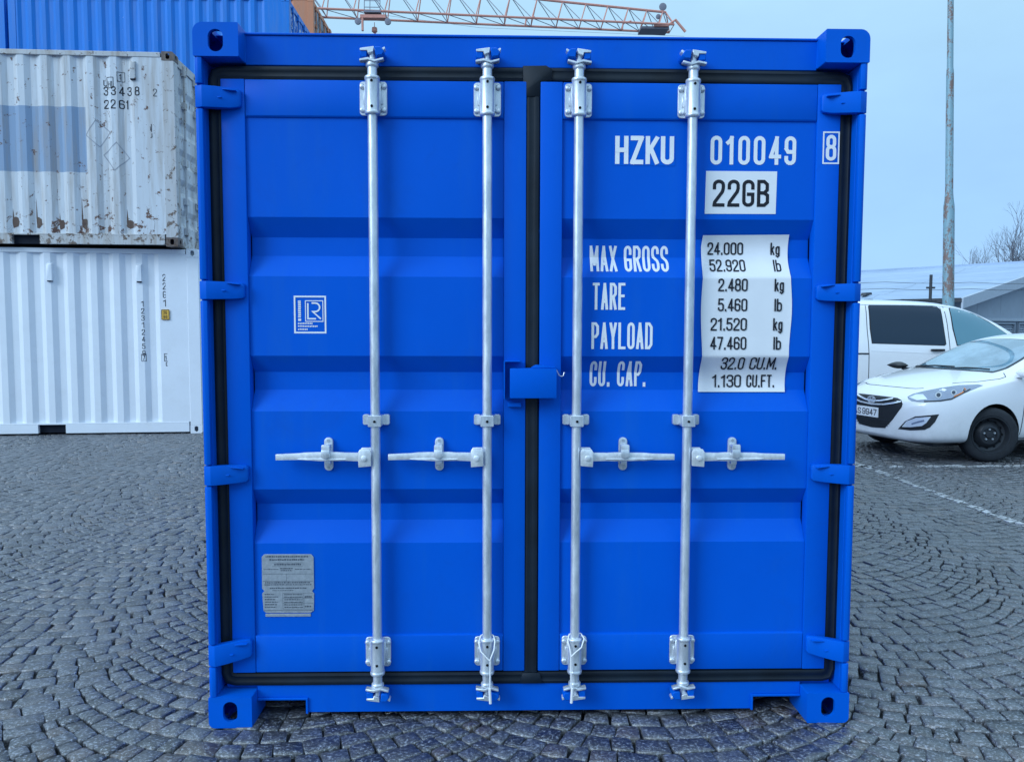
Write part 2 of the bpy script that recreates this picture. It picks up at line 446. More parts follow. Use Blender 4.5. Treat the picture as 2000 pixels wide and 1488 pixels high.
# ------------------------------------------------------------------ the blue container in front
def casting(sx, x_out, z0, y0, front=-1, top=False, depth=.178, mat='blue_scuffed', parent=None, wide=.162, hi=.118, holes=True, name='corner_casting'):
    """ISO corner casting. sx = +1/-1: side its outer face looks to; front=-1: its end face looks to -y"""
    m = MB(); x_in = x_out - sx * wide; z1 = z0 + hi; y1 = y0 - front * depth
    ro = .034
    xa, xb = sorted((x_in, x_out))
    # radii order: (xa,z0) (xb,z0) (xb,z1) (xa,z1)
    rr = [.004] * 4
    if top: rr[2 if sx > 0 else 3] = ro
    else: rr[1 if sx > 0 else 0] = .022
    out = rrect(xa, xb, z0, z1, rr, 5)
    hz = z0 + (.055 if top else .063)
    hx = x_out - sx * .081
    if holes: m.plate_hole([(x, y0, z) for x, z in out], [(x, y0, z) for x, z in oval(hx, hz, .054, .078)], (0, -front * .016, 0))
    else: m.add([(x, y0, z) for x, z in out], [list(range(len(out)))])
    m.add([(x, y1, z) for x, z in out], [list(range(len(out)))])
    n = len(out)
    for i in range(n):
        p, q = out[i], out[(i + 1) % n]
        if holes and abs(p[0] - x_out) < 1e-4 and abs(q[0] - x_out) < 1e-4 and abs(p[1] - q[1]) > .03:
            ym = (y0 + y1) / 2
            m.plate_hole([(x_out, y0, p[1]), (x_out, y0, q[1]), (x_out, y1, q[1]), (x_out, y1, p[1])],
                         [(x_out, ym + a, b) for a, b in oval(0, hz, .062, .062)], (-sx * .014, 0, 0))
        elif holes and abs(p[1] - q[1]) < 1e-4 and abs(p[0] - q[0]) > .06 and ((p[1] > z0 + .05) == top):
            ym = (y0 + y1) / 2
            m.plate_hole([(p[0], y0, p[1]), (q[0], y0, q[1]), (q[0], y1, q[1]), (p[0], y1, p[1])],
                         [(hx + a, ym + b, p[1]) for a, b in oval(0, 0, .06, .11)], (0, 0, -.02 if top else .02))
        else:
            m.add([(p[0], y0, p[1]), (q[0], y0, q[1]), (q[0], y1, q[1]), (p[0], y1, p[1])], [(0, 1, 2, 3)])
    return m.build(name, mat, parent, weld=True, smooth=40, recalc=False)

CL = 6.058; CW = 1.219; CH = 2.591
box_c = thing('shipping_container', 'bright blue new shipping container seen door end on, filling the middle of the picture', 'shipping container', (0, 0, 0))
for sx in (-1, 1):
    for top in (False, True):
        z0 = CH - .118 if top else 0.
        casting(sx, sx * CW, z0, 0., -1, top, parent=box_c)
        casting(sx, sx * CW, z0, CL, 1, top, parent=box_c)
# header with a thin upper lip
m = MB(); m.box(-1.057, 1.057, .080, .17, 2.468, 2.574); m.box(-1.057, 1.057, .074, .18, 2.5745, 2.583)
m.build('door_header', 'blue_door', box_c, bevel=.002)
for sx in (-1, 1):   # gusset behind each upper casting's inner side, with its weld bead
    m = MB(); m.tube([(sx * 1.0585, .078, 2.475 + k * .0098) for k in range(11)], .0042, 6)
    m.build('weld_bead', 'blue_paint', box_c)
# sill with the two fork openings
sill = [(-1.057, .083), (-.871, .083), (-.864, .022), (.864, .022), (.871, .083), (1.057, .083), (1.057, .134), (-1.057, .134)]
m = MB(); m.prism(sill, .075, .165)
m.build('door_sill', 'blue_door', box_c, bevel=.002)
for sx in (-1, 1):
    m = MB(); m.prism([(sx * 1.056, .0745), (sx * .868, .0745), (sx * .868, .083), (sx * 1.056, .083)], .066, .4)
    m.prism([(sx * .870, .020), (sx * .862, .020), (sx * .862, .0825), (sx * .870, .0825)], .066, .4)
    m.build('fork_opening_lip', 'blue_paint', box_c, bevel=.0015)
# threshold ledge behind the castings
for sx in (-1, 1):
    m = MB(); m.box(*sorted((sx * 1.178, sx * 1.058)), .09, .17, .1185, .134); m.build('threshold_ledge', 'blue_paint', box_c, bevel=.002)

HZ = [(2.297, 2.374), (1.611, 1.677), (.924, .996), (.236, .315)]     # hinges, low and high edge at the post
for sx in (-1, 1):
    m = MB()
    # return of the post behind the hinges and the slot the door edge closes against
    m.prism([(sx * 1.219, .030), (sx * 1.219, .160), (sx * 1.090, .160), (sx * 1.090, .118), (sx * 1.191, .118), (sx * 1.191, .030)], .1185, CH - .1185, 'z')
    m.build('corner_post', 'blue_paint', box_c, bevel=.003)
    m = MB(); zs = [.1190] + [v for a, b in HZ[::-1] for v in (a - .006, b + .006)] + [CH - .119]
    for a, b in zip(zs[::2], zs[1::2]):
        xo = sx * 1.218
        q = [(sx * 1.1905, .0285), (sx * 1.1905, .004), (sx * 1.205, .002), (sx * 1.2145, .006), (xo, .0145), (xo, .0285)]
        m.prism(q, a, b, 'z')
    m.build('post_flange', 'blue_scuffed', box_c, bevel=.0025, seg=2)

# door seal: soft black frame round each door
def seal(pts, w, y0=.066, y1=.10):
    """mitred strip along pts in the x-z plane with a shallow rounded face"""
    m = MB(); n = len(pts)
    prof = [(-w / 2, y1), (-w / 2, y0 + .004), (-w * .44, y0 + .001), (-w * .16, y0 + .0005), (-w * .10, y0 + .0025), (w * .22, y0 + .0025), (w * .28, y0 + .0005), (w / 2, y0 + .004), (w / 2, y1)]
    rings = []
    for i, p in enumerate(pts):
        a = pts[i - 1] if i else None; c = pts[i + 1] if i < n - 1 else None
        def nr(u, v):
            dx, dz = v[0] - u[0], v[1] - u[1]; q = hypot(dx, dz); return (-dz / q, dx / q)
        if a is None: mm = nr(p, c); k = 1
        elif c is None: mm = nr(a, p); k = 1
        else:
            n1, n2 = nr(a, p), nr(p, c); sx_, sz_ = n1[0] + n2[0], n1[1] + n2[1]; q = hypot(sx_, sz_); mm = (sx_ / q, sz_ / q); k = 1 / (mm[0] * n1[0] + mm[1] * n1[1])
        rings.append([(p[0] + mm[0] * k * s, y, p[1] + mm[1] * k * s) for s, y in prof])
    vs_ = [q for r in rings for q in r]; L = len(prof)
    fs = [(i * L + j, i * L + j + 1, (i + 1) * L + j + 1, (i + 1) * L + j) for i in range(n - 1) for j in range(L - 1)]
    m.add(vs_, fs); return m
for sx in (-1, 1):
    ci, co = .002 * sx, 1.1675 * sx
    rng_ = random.Random(5 + sx)
    pts = [(0.026 * sx + .002, 2.441), (co - sx * .03, 2.437), (co - sx * .008, 2.43), (co, 2.405)]
    pts += [(co + rng_.uniform(-.0012, .0012), 2.405 - k * .222) for k in range(1, 10)]
    pts += [(co, .185), (co - sx * .008, .163), (co - sx * .03, .157)] + [(co - sx * (.03 + k * .22), .157 + rng_.uniform(-.001, .001)) for k in range(1, 5)] + [(0.026 * sx + .002, .157)]
    m = seal(pts, .0475)
    m.build('door_seal', 'rubber', box_c, smooth=50)
rng_ = random.Random(3)
m = seal([(-.002 + rng_.uniform(-.001, .001), .180 + k * .2035) for k in range(12)], .050, .062)
# folded overlap pieces at the top and the foot of the middle joint
m.prism([(-.040, 2.4695), (.046, 2.4715), (.068, 2.459), (.070, 2.418), (.026, 2.412), (.024, 2.36), (-.0265, 2.357), (-.038, 2.378)], .0615, .100)
m.prism([(-.034, .178), (.034, .178), (.045, .136), (-.045, .136)], .061, .100)
m.build('centre_seal', 'rubber', box_c, bevel=.003, smooth=50)

# folds of the pressed door sheet: (height, depth behind the flat)
FOLD = [(2.2800, 0), (1.9170, 0), (1.8470, .045), (1.7780, .045), (1.6990, 0), (1.4030, 0), (1.3400, .045), (1.2725, .045), (1.1940, 0),
        (.8970, 0), (.8320, .045), (.7685, .045), (.6890, 0), (.3310, 0)]
CUTS = [z for z, _ in FOLD]
YP = .071
def door_surf(x, z):
    if abs(x) > 1.0565 or abs(x) < .109 or z > 2.28 or z < .331: return .060
    for (za, da), (zb, db) in zip(FOLD, FOLD[1:]):
        if zb <= z <= za: return YP + da + (db - da) * (za - z) / (za - zb)
    return YP

bar_x = {-1: [-.587, -.170], 1: [.165, .583]}
for sx in (-1, 1):
    xo, xi, xs, xt = sx * 1.1445, sx * 1.0565, sx * .109, sx * .026     # outer edge, panel edge, panel edge, inner edge
    m = MB()
    def bx(a, b, *r):
        a, b = sorted((a, b)); m.box(a, b, *r)
    bx(xo, xi + sx * .0008, .060, .108, .187, 2.413)
    bx(xs - sx * .0008, xt, .060, .108, .187, 2.413)
    bx(xi - sx * .0003, xs + sx * .0003, .0612, .108, 2.282, 2.412)
    bx(xi - sx * .0003, xs + sx * .0003, .0612, .108, .188, .330)
    door = m.build('door', 'blue_door', box_c, bevel=.0035, seg=2)
    door['label'] = 'left door leaf with a small square mark and a grey data plate' if sx < 0 else 'right door leaf with white code letters and stickers'
    m = MB()
    prof = [(2.2835, -.0085), (2.2795, -.006), (2.2765, 0)] + FOLD[1:-1] + [(.3335, 0), (.3305, -.007), (.3265, -.0092)]
    fine = []
    for (a, da), (b, db) in zip(prof, prof[1:]):
        k = max(1, int((a - b) / .08)); fine += [(a + (b - a) * i / k, da + (db - da) * i / k) for i in range(k)]
    fine.append(prof[-1])
    xa, xb = sorted((xi, xs)); nx = 12
    rng_ = random.Random(11 + sx)
    wob = [[rng_.uniform(-.0009, .0009) for _ in range(nx + 1)] for _ in fine]
    vs_ = [(xa + (xb - xa) * i / nx, YP + d + (wob[j][i] if 0 < i < nx and 3 < j < len(fine) - 3 else 0), z) for j, (z, d) in enumerate(fine) for i in range(nx + 1)]
    fs = [(j * (nx + 1) + i, j * (nx + 1) + i + 1, (j + 1) * (nx + 1) + i + 1, (j + 1) * (nx + 1) + i) for j in range(len(fine) - 1) for i in range(nx)]
    m.add(vs_, fs)
    m.box(xa, xb, .1205, .124, .2, 2.4)
    m.build('pressed_panel', 'blue_door', door, smooth=12)
    # hinges: swept blades that narrow towards the tip
    for hi, (za, zb) in enumerate(HZ):
        zc = (za + zb) / 2; up = (.004, .0, .002, .016)[hi]
        a, b = zb - zc, za - zc
        out = [(sx * 1.2195, b), (sx * 1.192, b), (sx * 1.15, b * .98 + up * .3), (sx * 1.10, b * .93 + up * .7), (sx * 1.072, b * .84 + up), (sx * 1.066, b * .64 + up),
               (sx * 1.0655, a * .66 + up), (sx * 1.073, a * .84 + up), (sx * 1.10, a * .93 + up * .7), (sx * 1.15, a * .97 + up * .3), (sx * 1.192, a), (sx * 1.2195, a)]
        yf = [.014, .002, .016, .036, .040, .044, .044, .040, .036, .016, .002, .014]
        yb = [.036, .036, .050, .0595, .0595, .0595, .0595, .0595, .0595, .050, .036, .036]
        m = MB(); n = len(out)
        V = [(x, y, z + zc) for (x, z), y in zip(out, yf)] + [(x, y, z + zc) for (x, z), y in zip(out, yb)]
        F = [(i, n - 1 - i, n - 2 - i, i + 1) for i in range(n // 2 - 1)] + [tuple(n + q for q in (i + 1, n - 2 - i, n - 1 - i, i)) for i in range(n // 2 - 1)]
        F += [(i, (i + 1) % n, n + (i + 1) % n, n + i) for i in range(n)]
        m.add(V, F)
        # raised rim and cast marks
        m.prism([(sx * 1.125, zc + up * .5 + .026), (sx * 1.078, zc + up + .020), (sx * 1.078, zc + up + .0235), (sx * 1.125, zc + up * .5 + .030)], .022, .05)
        m.box(*sorted((sx * 1.142, sx * 1.128)), .018, .03, zc - .003, zc + .002)
        m.build('hinge', 'blue_scuffed', door, bevel=.003, seg=2)
    # rods
    for bi, x in enumerate(bar_x[sx]):
        m = MB(); yb = .030
        m.cyl((x, yb, .150), (x, yb, 2.462), .0175, 20)
        m.lathe([(.020, 0), (.0235, .004), (.0235, .016), (.020, .022)], (x, yb, 2.447), 20)
        m.lathe([(.020, 0), (.0235, .004), (.0235, .014), (.020, .018)], (x, yb, .142), 20)
        s = 1 if sx < 0 else -1
        for z, up in ((2.466, 1), (.142, -1)):     # cam heads: a stem with a lower wing and a hooked upper wing
            m.cyl((x, yb, z), (x, yb, z + up * .046), .013, 12)
            m.prism([(x - s * .042, z + up * .004), (x - s * .012, z + up * .010), (x + s * .012, z + up * .002), (x + s * .044, z + up * .010), (x + s * .044, z + up * .002), (x + s * .012, z - up * .006), (x - s * .012, z + up * .001), (x - s * .042, z - up * .004)][::1], .002, .030)
            m.prism([(x - s * .040, z + up * .034), (x - s * .040, z + up * .042), (x + s * .010, z + up * .049), (x + s * .008, z + up * .030), (x - s * .012, z + up * .024), (x - s * .014, z + up * .034)], .004, .034)
            m.prism([(x + s * .030, z + up * .040), (x + s * .048, z + up * .050), (x + s * .050, z + up * .042), (x + s * .038, z + up * .030)], .010, .040)
        m.build('locking_bar', 'galvanised', door, bevel=.0015, smooth=40)
        # sleeves with their base plates (top and foot of the rod)
        for z0, z1, top in ((2.283, 2.405, True), (.213, .328, False)):
            m = MB(); w = .050 if top else .048
            m.prism(rrect(x - w, x + w, z0, z1, .013, 4), .052, .0595 if top else .0595)
            za, zb = (z0 - .004, z1 + .012) if top else (z0 - .022, z1 + .004)
            m.lathe([(.0245, 0), (.0280, .003), (.0280, .011), (.0255, .015), (.0255, zb - za - .015), (.0280, zb - za - .011), (.0280, zb - za - .003), (.0245, zb - za)], (x, yb, za), 24)
            m.box(x - .030, x + .030, .032, .056, z0 + .012, z1 - .012)
            for du in (-1, 1):
                for zz in (z0 + .019, z1 - .019):
                    c = (x + du * .0395, .0, zz)
                    m.lathe([(.0105, .053), (.0105, .047), (.0085, .0435), (.004, .042)], c, 10, 'y')
                m.box(*sorted((x + du * .0285, x + du * .036)), .046, .056, (z0 + z1) / 2 - .022, (z0 + z1) / 2 + .016)
            m.build('bar_bracket', 'galvanised', door, bevel=.0018, seg=1, smooth=40)
            for zz in (z0 + .016, z1 - .016 if top else z1 - .028):
                m = MB(); m.lathe([(.0052, .0035), (.0052, .0055)], (x + .001, 0, zz + .006), 10, 'y')
                m.build('sleeve_hole', 'hole_dark', door)
        # saddle half way
        m = MB(); zc = 1.164
        m.prism(rrect(x - .050, x - .024, zc - .019, zc + .020, .006, 3), .049, .0700)
        m.prism(rrect(x + .024, x + .050, zc - .019, zc + .020, .006, 3), .049, .0700)
        m.prism(rrect(x - .025, x + .025, zc - .022, zc + .020, .003, 2), .0065, .060)
        m.build('bar_saddle', 'galvanised', door, bevel=.002, smooth=40)
        m = MB(); m.lathe([(.005, .0035), (.005, .0064)], (x, 0, zc - .002), 10, 'y'); m.build('sleeve_hole', 'hole_dark', door)
        # lever: hub plates on the rod, a flattened lever and the catch it lies in
        sd = sx; zc = 1.026
        m = MB()
        hub = [(x + sd * .014, -.030), (x + sd * .060, -.034), (x + sd * .062, .020), (x + sd * .054, .033), (x + sd * .020, .034), (x + sd * .014, .022)]
        m.prism([(a, b + zc) for a, b in hub], .002, .012); m.prism([(a, b + zc) for a, b in hub], .044, .054)
        m.lathe([(.010, -.004), (.010, 0), (.012, .002), (.012, .055)], (x + sd * .040, 0, zc - .001), 12, 'y')
        L0, L1 = .030, .369
        top_, bot_ = [], []
        for k in range(13):
            t = k / 12; xx = x + sd * (L0 + (L1 - L0) * t)
            h = .0165 - .0055 * t + (.002 if .3 < t < .7 else 0)
            cz = zc + .001 + (.004 if sx < 0 else .001) * sin(t * 3)
            top_.append((xx, cz + h)); bot_.append((xx, cz - h))
        m.prism(top_ + bot_[::-1], .016, .029)
        m.prism([(x + sd * .11, zc - .006), (x + sd * .20, zc - .002), (x + sd * .29, zc - .005), (x + sd * .20, zc - .012)], .009, .020)
        m.build('bar_handle', 'galvanised_bright', door, bevel=.003, seg=2, smooth=40)
        xc = x + sd * .181
        m = MB()
        m.prism(rrect(xc - .0165, xc + .0165, zc - .056, zc + .070, .0155, 5), .058, .0700)
        m.prism(rrect(xc - .016, xc + .016, zc + .006, zc + .050, .006, 3), .004, .014)
        m.prism([(xc - .016, zc + .030), (xc + .014, zc + .030), (xc + .017, zc + .004), (xc, zc - .004), (xc - .018, zc + .004)], .001, .010)
        m.box(xc - .011, xc + .011, .012, .060, zc + .036, zc + .046)
        m.box(xc - .012, xc + .012, .034, .058, zc - .030, zc - .014)
        m.build('handle_catch', 'galvanised', door, bevel=.0025, seg=2, smooth=40)
        for zz, q in ((zc + .058, .006), (zc - .044, .005)):
            m = MB(); m.lathe([(q, .0555), (q, .0582)], (xc, 0, zz), 10, 'y'); m.build('rivet', 'plate_metal', door)
        # keepers on the header and the sill that the cams grip
        for z, up in ((2.470, 1), (.138, -1)):
            m = MB()
            m.prism([(x + s * .016, z + up * .012), (x + s * .040, z + up * .014), (x + s * .047, z + up * .028), (x + s * .036, z + up * .044), (x + s * .012, z + up * .044)], .004, .0795 if up > 0 else .0745)
            m.build('cam_keeper', 'blue_scuffed', box_c, bevel=.003, smooth=40); m = MB()
            m.prism([(x - s * .040, z + up * .008), (x - s * .016, z + up * .008), (x - s * .014, z + up * .034), (x - s * .040, z + up * .036)], .008, .0795 if up > 0 else .0745)
            m.build('cam_keeper', 'blue_scuffed', box_c, bevel=.003, smooth=40)

# lock box over the middle joint, its backing bracket and wire hook
m = MB(); m.box(-.086, .087, -.008, .058, 1.250, 1.360)
m.prism([(-.008, 1.3605), (.083, 1.3605), (.083, 1.366), (.012, 1.3725), (.0, 1.366)], .0, .058)
m.build('lock_box', 'blue_paint', box_c, bevel=.003, seg=2)
m = MB(); m.box(-.1085, -.1035, .004, .0595, 1.246, 1.386); m.box(-.103, -.046, .004, .0595, 1.3835, 1.388); m.box(-.103, -.030, .050, .0595, 1.24, 1.382)
m.box(-.093, -.042, .040, .0595, 1.213, 1.229)
m.build('lock_bracket', 'blue_paint', box_c, bevel=.0015)
m = MB(); m.tube([(.088, .03, 1.355), (.092, .025, 1.345), (.098, .02, 1.334), (.106, .018, 1.330), (.113, .018, 1.333), (.1165, .02, 1.345)], .0017, 6)
m.build('wire_hook', 'galvanised_bright', box_c)

# lettering on the right door
rd = [o for o in box_c.children if o.name.startswith('door') and o.get('label', '').startswith('right')][0]
ld = [o for o in box_c.children if o.name.startswith('door') and o.get('label', '').startswith('left')][0]
def words_on(txt, x0, x1, z0, z1, th, mat, parent=rd, surf=door_surf, name='lettering', off=.0012, gap=.16, cuts=CUTS):
    v, f = text2d(txt, x1 - x0, z1 - z0, th, gap)
    return lettering(name, [(v, f, x0, z0)], mat, parent, surf, cuts, off)
m = MB(); m.prism(rrect(.297, .530, 2.113, 2.226, .004, 2), YP - .0012, YP - .0004)
m.build('code_backing', 'blue_scuffed', rd)
words_on('HZKU', .305, .525, 2.118, 2.222, .0165, 'white_print', off=.0022, gap=.07)
words_on('010049', .662, .984, 2.119, 2.225, .0140, 'white_print', gap=.135)
v, f = frame2d(.063, .119, .0055); lettering('check_digit_frame', [(v, f, 1.0795, 2.122)], 'white_print', rd, lambda x, z: .060)
words_on('8', 1.0915, 1.131, 2.134, 2.229, .0125, 'white_print')
words_on('MAX GROSS', .219, .518, 1.722, 1.822, .0100, 'white_print', gap=.055)
words_on('TARE', .226, .350, 1.578, 1.679, .0100, 'white_print', gap=.055)
words_on('PAYLOAD', .223, .455, 1.430, 1.531, .0100, 'white_print', gap=.055)
words_on('CU. CAP.', .223, .440, 1.286, 1.384, .0100, 'white_print', gap=.06)
# size-type sticker
m = MB(); m.prism([(.6445, 1.9375), (.9125, 1.938), (.9145, 2.0955), (.6470, 2.0955)], YP - .0014, YP - .0004)
m.build('sticker', 'sticker_white', rd, smooth=0)['label'] = 'white sticker reading 22GB'
words_on('22GB', .673, .886, 1.964, 2.064, .0125, 'black_print', off=.0024, gap=.10)
# weights sticker, slightly baggy over the folds
def sag(x, z):
    """the sheet bridges the folds a little instead of following them exactly"""
    acc = 0.
    for k in range(-4, 5): acc += door_surf(.8, min(2.2, z + k * .008))
    y = min(acc / 9, door_surf(.8, z)) - .0022
    return y - .0015 * max(0., sin(x * 61 + z * 9)) * abs(sin(z * 17)) - .0012 * max(0, (x - .955) / .03)
m = MB(); nx, nz = 14, 96
def edge_l(t): return .641 + .004 * sin(t * 9) + (.006 if t > .93 else 0) * (t - .93) / .07
def edge_r(t): return .975 + .003 * sin(t * 13 + 1) + .005 * sin(pi * t)
vs_ = []
for j in range(nz + 1):
    t = j / nz; z = 1.2655 + (1.8615 - 1.2655) * t
    a, b = edge_l(t), edge_r(t)
    for i in range(nx + 1):
        x = a + (b - a) * i / nx; vs_.append((x, sag(x, z), z + .004 * (i / nx) * t))
m.add(vs_, [(j * (nx + 1) + i, j * (nx + 1) + i + 1, (j + 1) * (nx + 1) + i + 1, (j + 1) * (nx + 1) + i) for j in range(nz) for i in range(nx)])
m.build('sticker', 'sticker_white', rd, smooth=60)['label'] = 'tall white sticker listing weights and volumes'
rows = [('24.000', .658, .789, .793, 1.789, 1.836, 'kg'), ('52.920', .662, .793, .793, 1.724, 1.771, 'lb'), ('2.480', .690, .796, 0, 1.649, 1.697, 'kg'), ('5.460', .690, .796, 0, 1.574, 1.622, 'lb'),
        ('21.520', .664, .796, 0, 1.501, 1.549, 'kg'), ('47.460', .664, .796, 0, 1.429, 1.478, 'lb'), ('32.0', .713, .796, 0, 1.352, 1.400, 'CU.M.'), ('1.130', .686, .792, 0, 1.283, 1.332, 'CU.FT.')]
fine_z = [1.27 + k * .008 for k in range(74)]
for i, (a, x0, x1, _, z0, z1, u) in enumerate(rows):
    dx = (0, .004, .004, .002, .002, .002, -.001, -.003)[i]
    words_on(a, x0 + .010, x1 + .016, z0, z1, .0058, 'black_print', surf=sag, off=.0024, gap=.07, cuts=fine_z)
    ux = {'kg': (.894, .929), 'lb': (.897, .925), 'CU.M.': (.818, .925), 'CU.FT.': (.816, .924)}[u]
    words_on(u, ux[0] + dx + .016, ux[1] + dx + .017, z0, z1, .0058, 'black_print', surf=sag, off=.0024, gap=.07, cuts=fine_z)
# inspection mark on the left door: frame, inner square with L and R, and rows of fine print
P_ = []
v, f = frame2d(.120, .140, .0060); P_.append((v, f, -.8925, 1.487))
v, f = frame2d(.068, .080, .0032); P_.append((v, f, -.8510, 1.530))
v, f = ribbon([(0, .058), (0, 0), (.030, 0)], .0058, False); P_.append(([(*p, 0) for p in v], f, -.8405, 1.5415))
v, f = ribbon([(.012, .058)] + [(.026 + .016 * cos(a), .042 + .016 * sin(a)) for a in [pi / 2 - k * pi / 8 for k in range(9)]] + [(.016, .026), (.046, -.001)], .0058, False); P_.append(([(*p, 0) for p in v], f, -.8385, 1.5420))
P_.append(([(0, 0, 0), (.011, 0, 0), (.011, .009, 0), (0, .009, 0)], [(0, 1, 2, 3)], -.877, 1.533))
rng_ = random.Random(21)
for k in range(9): P_.append(([(0, 0, 0), (.0105, 0, 0), (.0105, .0052, 0), (0, .0052, 0)], [(0, 1, 2, 3)], -.877 + rng_.uniform(-.0005, .0005), 1.546 + k * .0072))
for r, (z, n) in enumerate(((1.5215, 9), (1.511, 12), (1.4995, 6))):
    for k in range(n): P_.append(([(0, 0, 0), (.0046, 0, 0), (.0046, .0052, 0), (0, .0052, 0)], [(0, 1, 2, 3)], -.878 + k * .0062, z + rng_.uniform(-.0004, .0004)))
lettering('inspection_mark', P_, 'white_print', ld, lambda x, z: YP)
# data plate riveted low on the left door: clipped corners, a waist notch and printed rows
o_ = [(-1.026, .428), (-1.016, .419), (-.846, .419), (-.834, .428), (-.832, .494), (-.840, .504), (-.832, .514), (-.8325, .636), (-.842, .6475), (-1.018, .6475), (-1.029, .638), (-1.030, .514), (-1.021, .505), (-1.030, .495)]
m = MB(); m.prism(o_, YP - .0035, YP - .001); m.box(-1.019, -.846, YP - .003, YP - .0008, .404, .4155)
dp = m.build('data_plate', 'plate_metal', ld, bevel=.0008)
P_ = []
def bar(x0, x1, z, h): P_.append(([(0, 0, 0), (x1 - x0, 0, 0), (x1 - x0, h, 0), (0, h, 0)], [(0, 1, 2, 3)], x0, z))
def fine(x0, x1, z, h=.0045):
    x = x0
    while x < x1:
        w = rng_.uniform(.003, .009); bar(x, min(x1, x + w), z, h * rng_.uniform(.8, 1.1)); x += w + rng_.uniform(.001, .0025)
fine(-1.014, -.852, .6355, .006); fine(-1.000, -.868, .6235, .006)
for a in (0, 1): bar(-.990, -.874, .600 + a * .014, .0008)
fine(-.982, -.880, .605, .0065); fine(-1.022, -.965, .588, .003); fine(-.96, -.912, .590, .0045); fine(-.904, -.845, .588, .003); fine(-.958, -.914, .5825, .004)
bar(-1.026, -.836, .5705, .001); bar(-1.026, -.836, .5425, .0012); bar(-.937, -.936, .543, .028); fine(-1.018, -.846, .5350, .0055); fine(-1.020, -.842, .5275, .004)
fine(-1.000, -.86, .5135, .0050); fine(-.99, -.91, .5055, .003)
for k, z in enumerate((.490, .480, .470, .460, .450, .440)):
    fine(-1.020, -.965 + rng_.uniform(-.02, .005), z, .0042); fine(-.946, -.876, z - .001, .0042)
for x in (-.952, -.872): bar(x, x + .001, .434, .062)
for z in (.434, .456, .476, .496): bar(-.952, -.836, z, .0009)
bar(-1.024, -.838, .4285, .0016); fine(-.868, -.842, .478, .008); fine(-.868, -.842, .441, .006)
lettering('plate_print', P_, 'plate_ink', ld, lambda x, z: YP - .0035, off=.0006)

# ---- the rest of the box: side walls, roof, rails, end wall, floor
def corrugated(L, z0, z1, pitch, depth, y_face, x0=0., slope=.068, n_z=1):
    """trapezoid sheet in the x-z plane; y_face is the outer flat, the troughs lie DEPTH behind (+y)"""
    pts = [(x0, 0.)]; flat = (pitch - 2 * slope) / 2; x = x0 + flat / 2
    while x + pitch < x0 + L:
        pts += [(x, 0.), (x + slope, depth), (x + slope + flat, depth), (x + 2 * slope + flat, 0.)]; x += pitch
    pts.append((x0 + L, 0.))
    m = MB(); n = len(pts)
    vs_ = [(p[0], y_face + p[1], z0 + (z1 - z0) * k / n_z) for k in range(n_z + 1) for p in pts]
    m.add(vs_, [(k * n + i, k * n + i + 1, (k + 1) * n + i + 1, (k + 1) * n + i) for k in range(n_z) for i in range(n - 1)])
    return m
def turn(m, fn): m.v = [fn(p) for p in m.v]; return m
for sx in (-1, 1):
    m = corrugated(CL - .356, .16, CH - .06, .278, .036, 0)
    turn(m, lambda p: (sx * (1.214 - p[1]), .178 + p[0], p[2])); m.build('side_wall', 'blue_paint', box_c, smooth=20)
    m = MB(); m.box(*sorted((sx * 1.219, sx * 1.17)), .1785, CL - .1785, CH - .066, CH - .008); m.build('top_rail', 'blue_paint', box_c, bevel=.004)
    m = MB(); m.box(*sorted((sx * 1.219, sx * 1.175)), .1785, CL - .1785, .02, .165); m.build('bottom_rail', 'blue_paint', box_c, bevel=.004)
m = corrugated(2.076, .16, CH - .10, .25, .045, 0); turn(m, lambda p: (p[0] - 1.038, CL - .02 - p[1], p[2])); m.build('end_wall', 'blue_paint', box_c, smooth=20)
m = MB(); m.box(-1.057, 1.057, CL - .09, CL - .01, CH - .118, CH - .01); m.box(-1.057, 1.057, CL - .09, CL - .01, .02, .16)
for sx in (-1, 1): m.box(*sorted((sx * 1.038, sx * 1.219)), CL - .15, CL - .003, .119, CH - .119)
m.build('end_frame', 'blue_paint', box_c, bevel=.004)
m = corrugated(CL - .2, 0, 2.34, .21, .02, 0); turn(m, lambda p: (p[2] - 1.17, .1 + p[0], CH - .012 - p[1])); m.build('roof', 'blue_paint', box_c, smooth=20)
m = MB(); m.box(-1.17, 1.17, .17, CL - .1, .135, .16)
for k in range(18): m.box(-1.17, 1.17, .42 + k * .31, .47 + k * .31, .022, .134)
m.build('floor', 'hole_dark', box_c)

